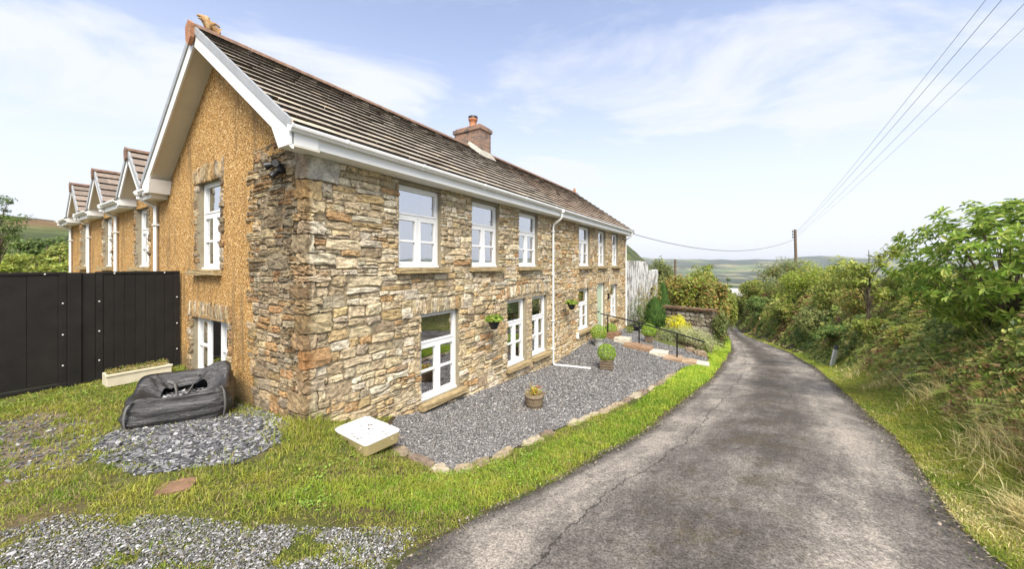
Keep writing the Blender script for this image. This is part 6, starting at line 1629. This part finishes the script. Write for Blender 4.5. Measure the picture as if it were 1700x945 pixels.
def grasscol(X, Y, lush):
    n = len(X); t = np.clip(.5 + .5 * fbm(X * 1.4, Y * 1.4, 55) + .55 * fbm(X * 6, Y * 6, 56) + rng.normal(0, .22, n), 0, 1)[:, None]
    g = np.array([.115, .175, .02]); y = np.array([.27, .265, .045]); s = np.array([.40, .33, .14])
    c = (g + (y - g) * t) * 1.5
    m = rng.random(n) < (.26 * (1 - lush)); c[m] = s
    return c * rng.uniform(.75, 1.25, (n, 1))
def houselocal(X, Y): dx, dy = X - HX, Y - HY; return dx * S_ + dy * C_, -dx * C_ + dy * S_
def yard_keep(X, Y):
    u, v = houselocal(X, Y); ok = ~((u > -.03) & (v > -.03)) & (sdist(EL, X, Y) < .06 * fbm(X * 3, Y * 3, 2) - .02)
    return ok & (pdist(POLY_TERR, X, Y) > .08) & (v < 5.0)
mb = MB()
n = 330000; X = rng.uniform(-10.5, 2.6, n); Y = 2.2 * (9.5 / 2.2) ** rng.random(n)
m = (np.abs(X / Y) < 1.50); X, Y = X[m], Y[m]; m = yard_keep(X, Y); X, Y = X[m], Y[m]
dch = pdist(POLY_CHIP, X, Y); dfo = pdist(POLY_FORE, X, Y); ddi = pdist(POLY_DIRT, X, Y); f1 = fbm(X * 1.7, Y * 1.7, 33); f2 = fbm(X * 3.4, Y * 3.4, 37)
f3 = fbm(X * 6.5, Y * 6.5, 39); prob = np.clip(.85 + .5 * f1 + .9 * f3, .10, 1)
prob = np.where(dch + .5 * fbm(X * 1.6, Y * 1.6, 14) + rng.normal(0, .20, len(X)) < .0, .03 + .10 * (f2 > .35), prob)
prob = np.where(dfo + .45 * fbm(X * 1.6, Y * 1.6, 24) + rng.normal(0, .28, len(X)) < .0, .05 + .75 * (f2 > .02 + .25 * rng.random(len(X))), prob)
prob = np.where(ddi + .3 * f1 < 0, .10 + .6 * (f2 > .05), prob)
m = rng.random(len(X)) < prob; X, Y, dfo, f2 = X[m], Y[m], dfo[m], f2[m]
short = np.where(dfo < .1, .55, 1.0)
tall = (1 + .9 * np.clip(fbm(X * 2.1, Y * 2.1, 66), 0, 1)) * (1 + .7 * np.clip(fbm(X * 7, Y * 7, 67), -.6, 1))
nearstone = np.exp(-(np.hypot(X + 3.1, Y - 5.1) / .45) ** 2)
grass(mb, X, Y, .052 * short * tall * (1 + 2.2 * nearstone), .0032 + .0004 * Y, grasscol(X, Y, .4), .75)
# verge between gravel and lane
n = 250000; t = rng.random(n); i = (rng.random(n) ** .8 * 205).astype(int) + 0; e = EL[i]; Xv = e[:, 0] - rng.random(n) * 2.2; Yv = e[:, 1] + rng.normal(0, .1, n) + rng.random(n) * .3
m = (Yv > 3.6) & (Yv < 30); Xv, Yv = Xv[m], Yv[m]; sd_ = -sdist(EL, Xv, Yv)
wid = np.interp(Yv, [3.6, 5, 7, 10, 13, 15, 20, 30], [2.0, .95, .85, .95, 1.3, .8, .5, .5]); m = yard_keep(Xv, Yv) & (sd_ < wid * (1 + .2 * fbm(Xv * 2, Yv * 2, 3))); Xv, Yv = Xv[m], Yv[m]
c = grasscol(Xv, Yv, .9) * np.array([.95, 1.12, .8]); c = c * (1 + .45 * sst(8, 12, Yv))[:, None]
grass(mb, Xv, Yv, .06 + .002 * Yv, .003 + .0007 * Yv, c, .6)
# broad-leaved weeds in the turf
n = 2600; X = rng.uniform(-9, 1.5, n); Y = rng.uniform(2.6, 7.5, n); m = yard_keep(X, Y) & (pdist(POLY_FORE, X, Y) > .2) & (pdist(POLY_CHIP, X, Y) > .1) & (fbm(X * 1.5, Y * 1.5, 77) > .1); X, Y = X[m], Y[m]; n = len(X)
for q in range(5): leaves(mb, np.stack([X + rng.normal(0, .03, n), Y + rng.normal(0, .03, n), gz(X, Y) + .03 + rng.uniform(0, .02, n)], 1), rng.normal(0, .35, (n, 3)) + [0, 0, 1], .034, .55, pick([(.13, .20, .03), (.17, .23, .04), (.10, .16, .03)], n))
tag(mb.build('yard_grass', M_GRASS), 'short patchy grass of the yard and the left verge', 'grass', kind='stuff')
mb = MB()
n = 190000; X, Y, D = bankscatter(n, 2.3, 34, -.04, 1.45)
edge = .03 * fbm(X * 4, Y * 4, 7); keepp = (D > edge) & (rng.random(n) < np.clip(1.25 - D * .55, .1, 1)); X, Y, D = X[keepp], Y[keepp], D[keepp]; n = len(X)
c = grasscol(X, Y, .6); dry = (fbm(X * .9, Y * .9, 44) + rng.normal(0, .3, n) + .5 * sst(.5, 1.3, D) * (Y < 9) > .72); c[dry] = pick([(.36, .31, .15), (.42, .36, .19), (.28, .24, .10)], dry.sum()); c = c * (1 + .8 * sst(7, 15, Y))[:, None]
grass(mb, X, Y, .055 + .15 * sst(.1, .9, D) * (Y < 12) + .10 * dry * (D > .4), .0028 + .0007 * Y, c, .7)
tag(mb.build('verge_grass', M_GRASS), 'green and straw coloured grass along the right hand verge', 'grass', kind='stuff')

# loose chippings trodden into the bare earth by the gate
mb = MB(); X, Y = scatter(POLY_DIRT, 500, rng); V_, F_, c_ = chips(X, Y, .017, .35, chipc, .004, .3); mb.add(V_, [F_], c_)
tag(mb.build('trodden_chippings', M_CHIP), 'scattered slate chips trodden into bare earth by the gate', 'slate chippings', kind='stuff')
# grit, moss and leaf litter along both edges of the lane
mb = MB()
for P_, sg in ((EL, 1), (ER, -1)):
    n = 9000; i = rng.integers(12, 170, n); k = rng.random(n); nx = unit(ER - EL)
    off = np.abs(rng.normal(0, .13, n)) * sg + .03 * sg; p2 = P_[i] * (1 - k[:, None]) + P_[i + 1] * k[:, None] + nx[i] * off[:, None]; m = (p2[:, 1] > 2.3) & (p2[:, 1] < 22); X, Y = p2[m, 0], p2[m, 1]
    V_, F_, c_ = chips(X, Y, .011, .5, np.array([(.10, .075, .045), (.16, .13, .09), (.07, .085, .025), (.24, .2, .15), (.05, .042, .035)]), .052, .4); mb.add(V_, [F_], c_)
tag(mb.build('lane_litter', M_CHIP), 'grit and leaf litter along both edges of the lane', 'grit', kind='stuff')
# ------------------------------------------------------------------ haze in the valley air
hzm = bpy.data.materials.new('haze_air'); hzm.use_nodes = True; t = hzm.node_tree
for n in list(t.nodes):
    if n.type != 'OUTPUT_MATERIAL': t.nodes.remove(n)
pv = N(t, 'ShaderNodeVolumePrincipled'); pv.inputs['Color'].default_value = (.93, .97, 1.0, 1); pv.inputs['Density'].default_value = 1.3e-4; pv.inputs['Anisotropy'].default_value = .2
t.links.new(pv.outputs[0], t.nodes['Material Output'].inputs['Volume'])
zmin, zmax = float(GZ.min()), max(float(GZ.max()), 8.0)
mb = MB(); mb.box(-6020, 6020, -80, 5620, zmin - 1, zmax + 6); tag(mb.build('haze', hzm), kind='stuff')
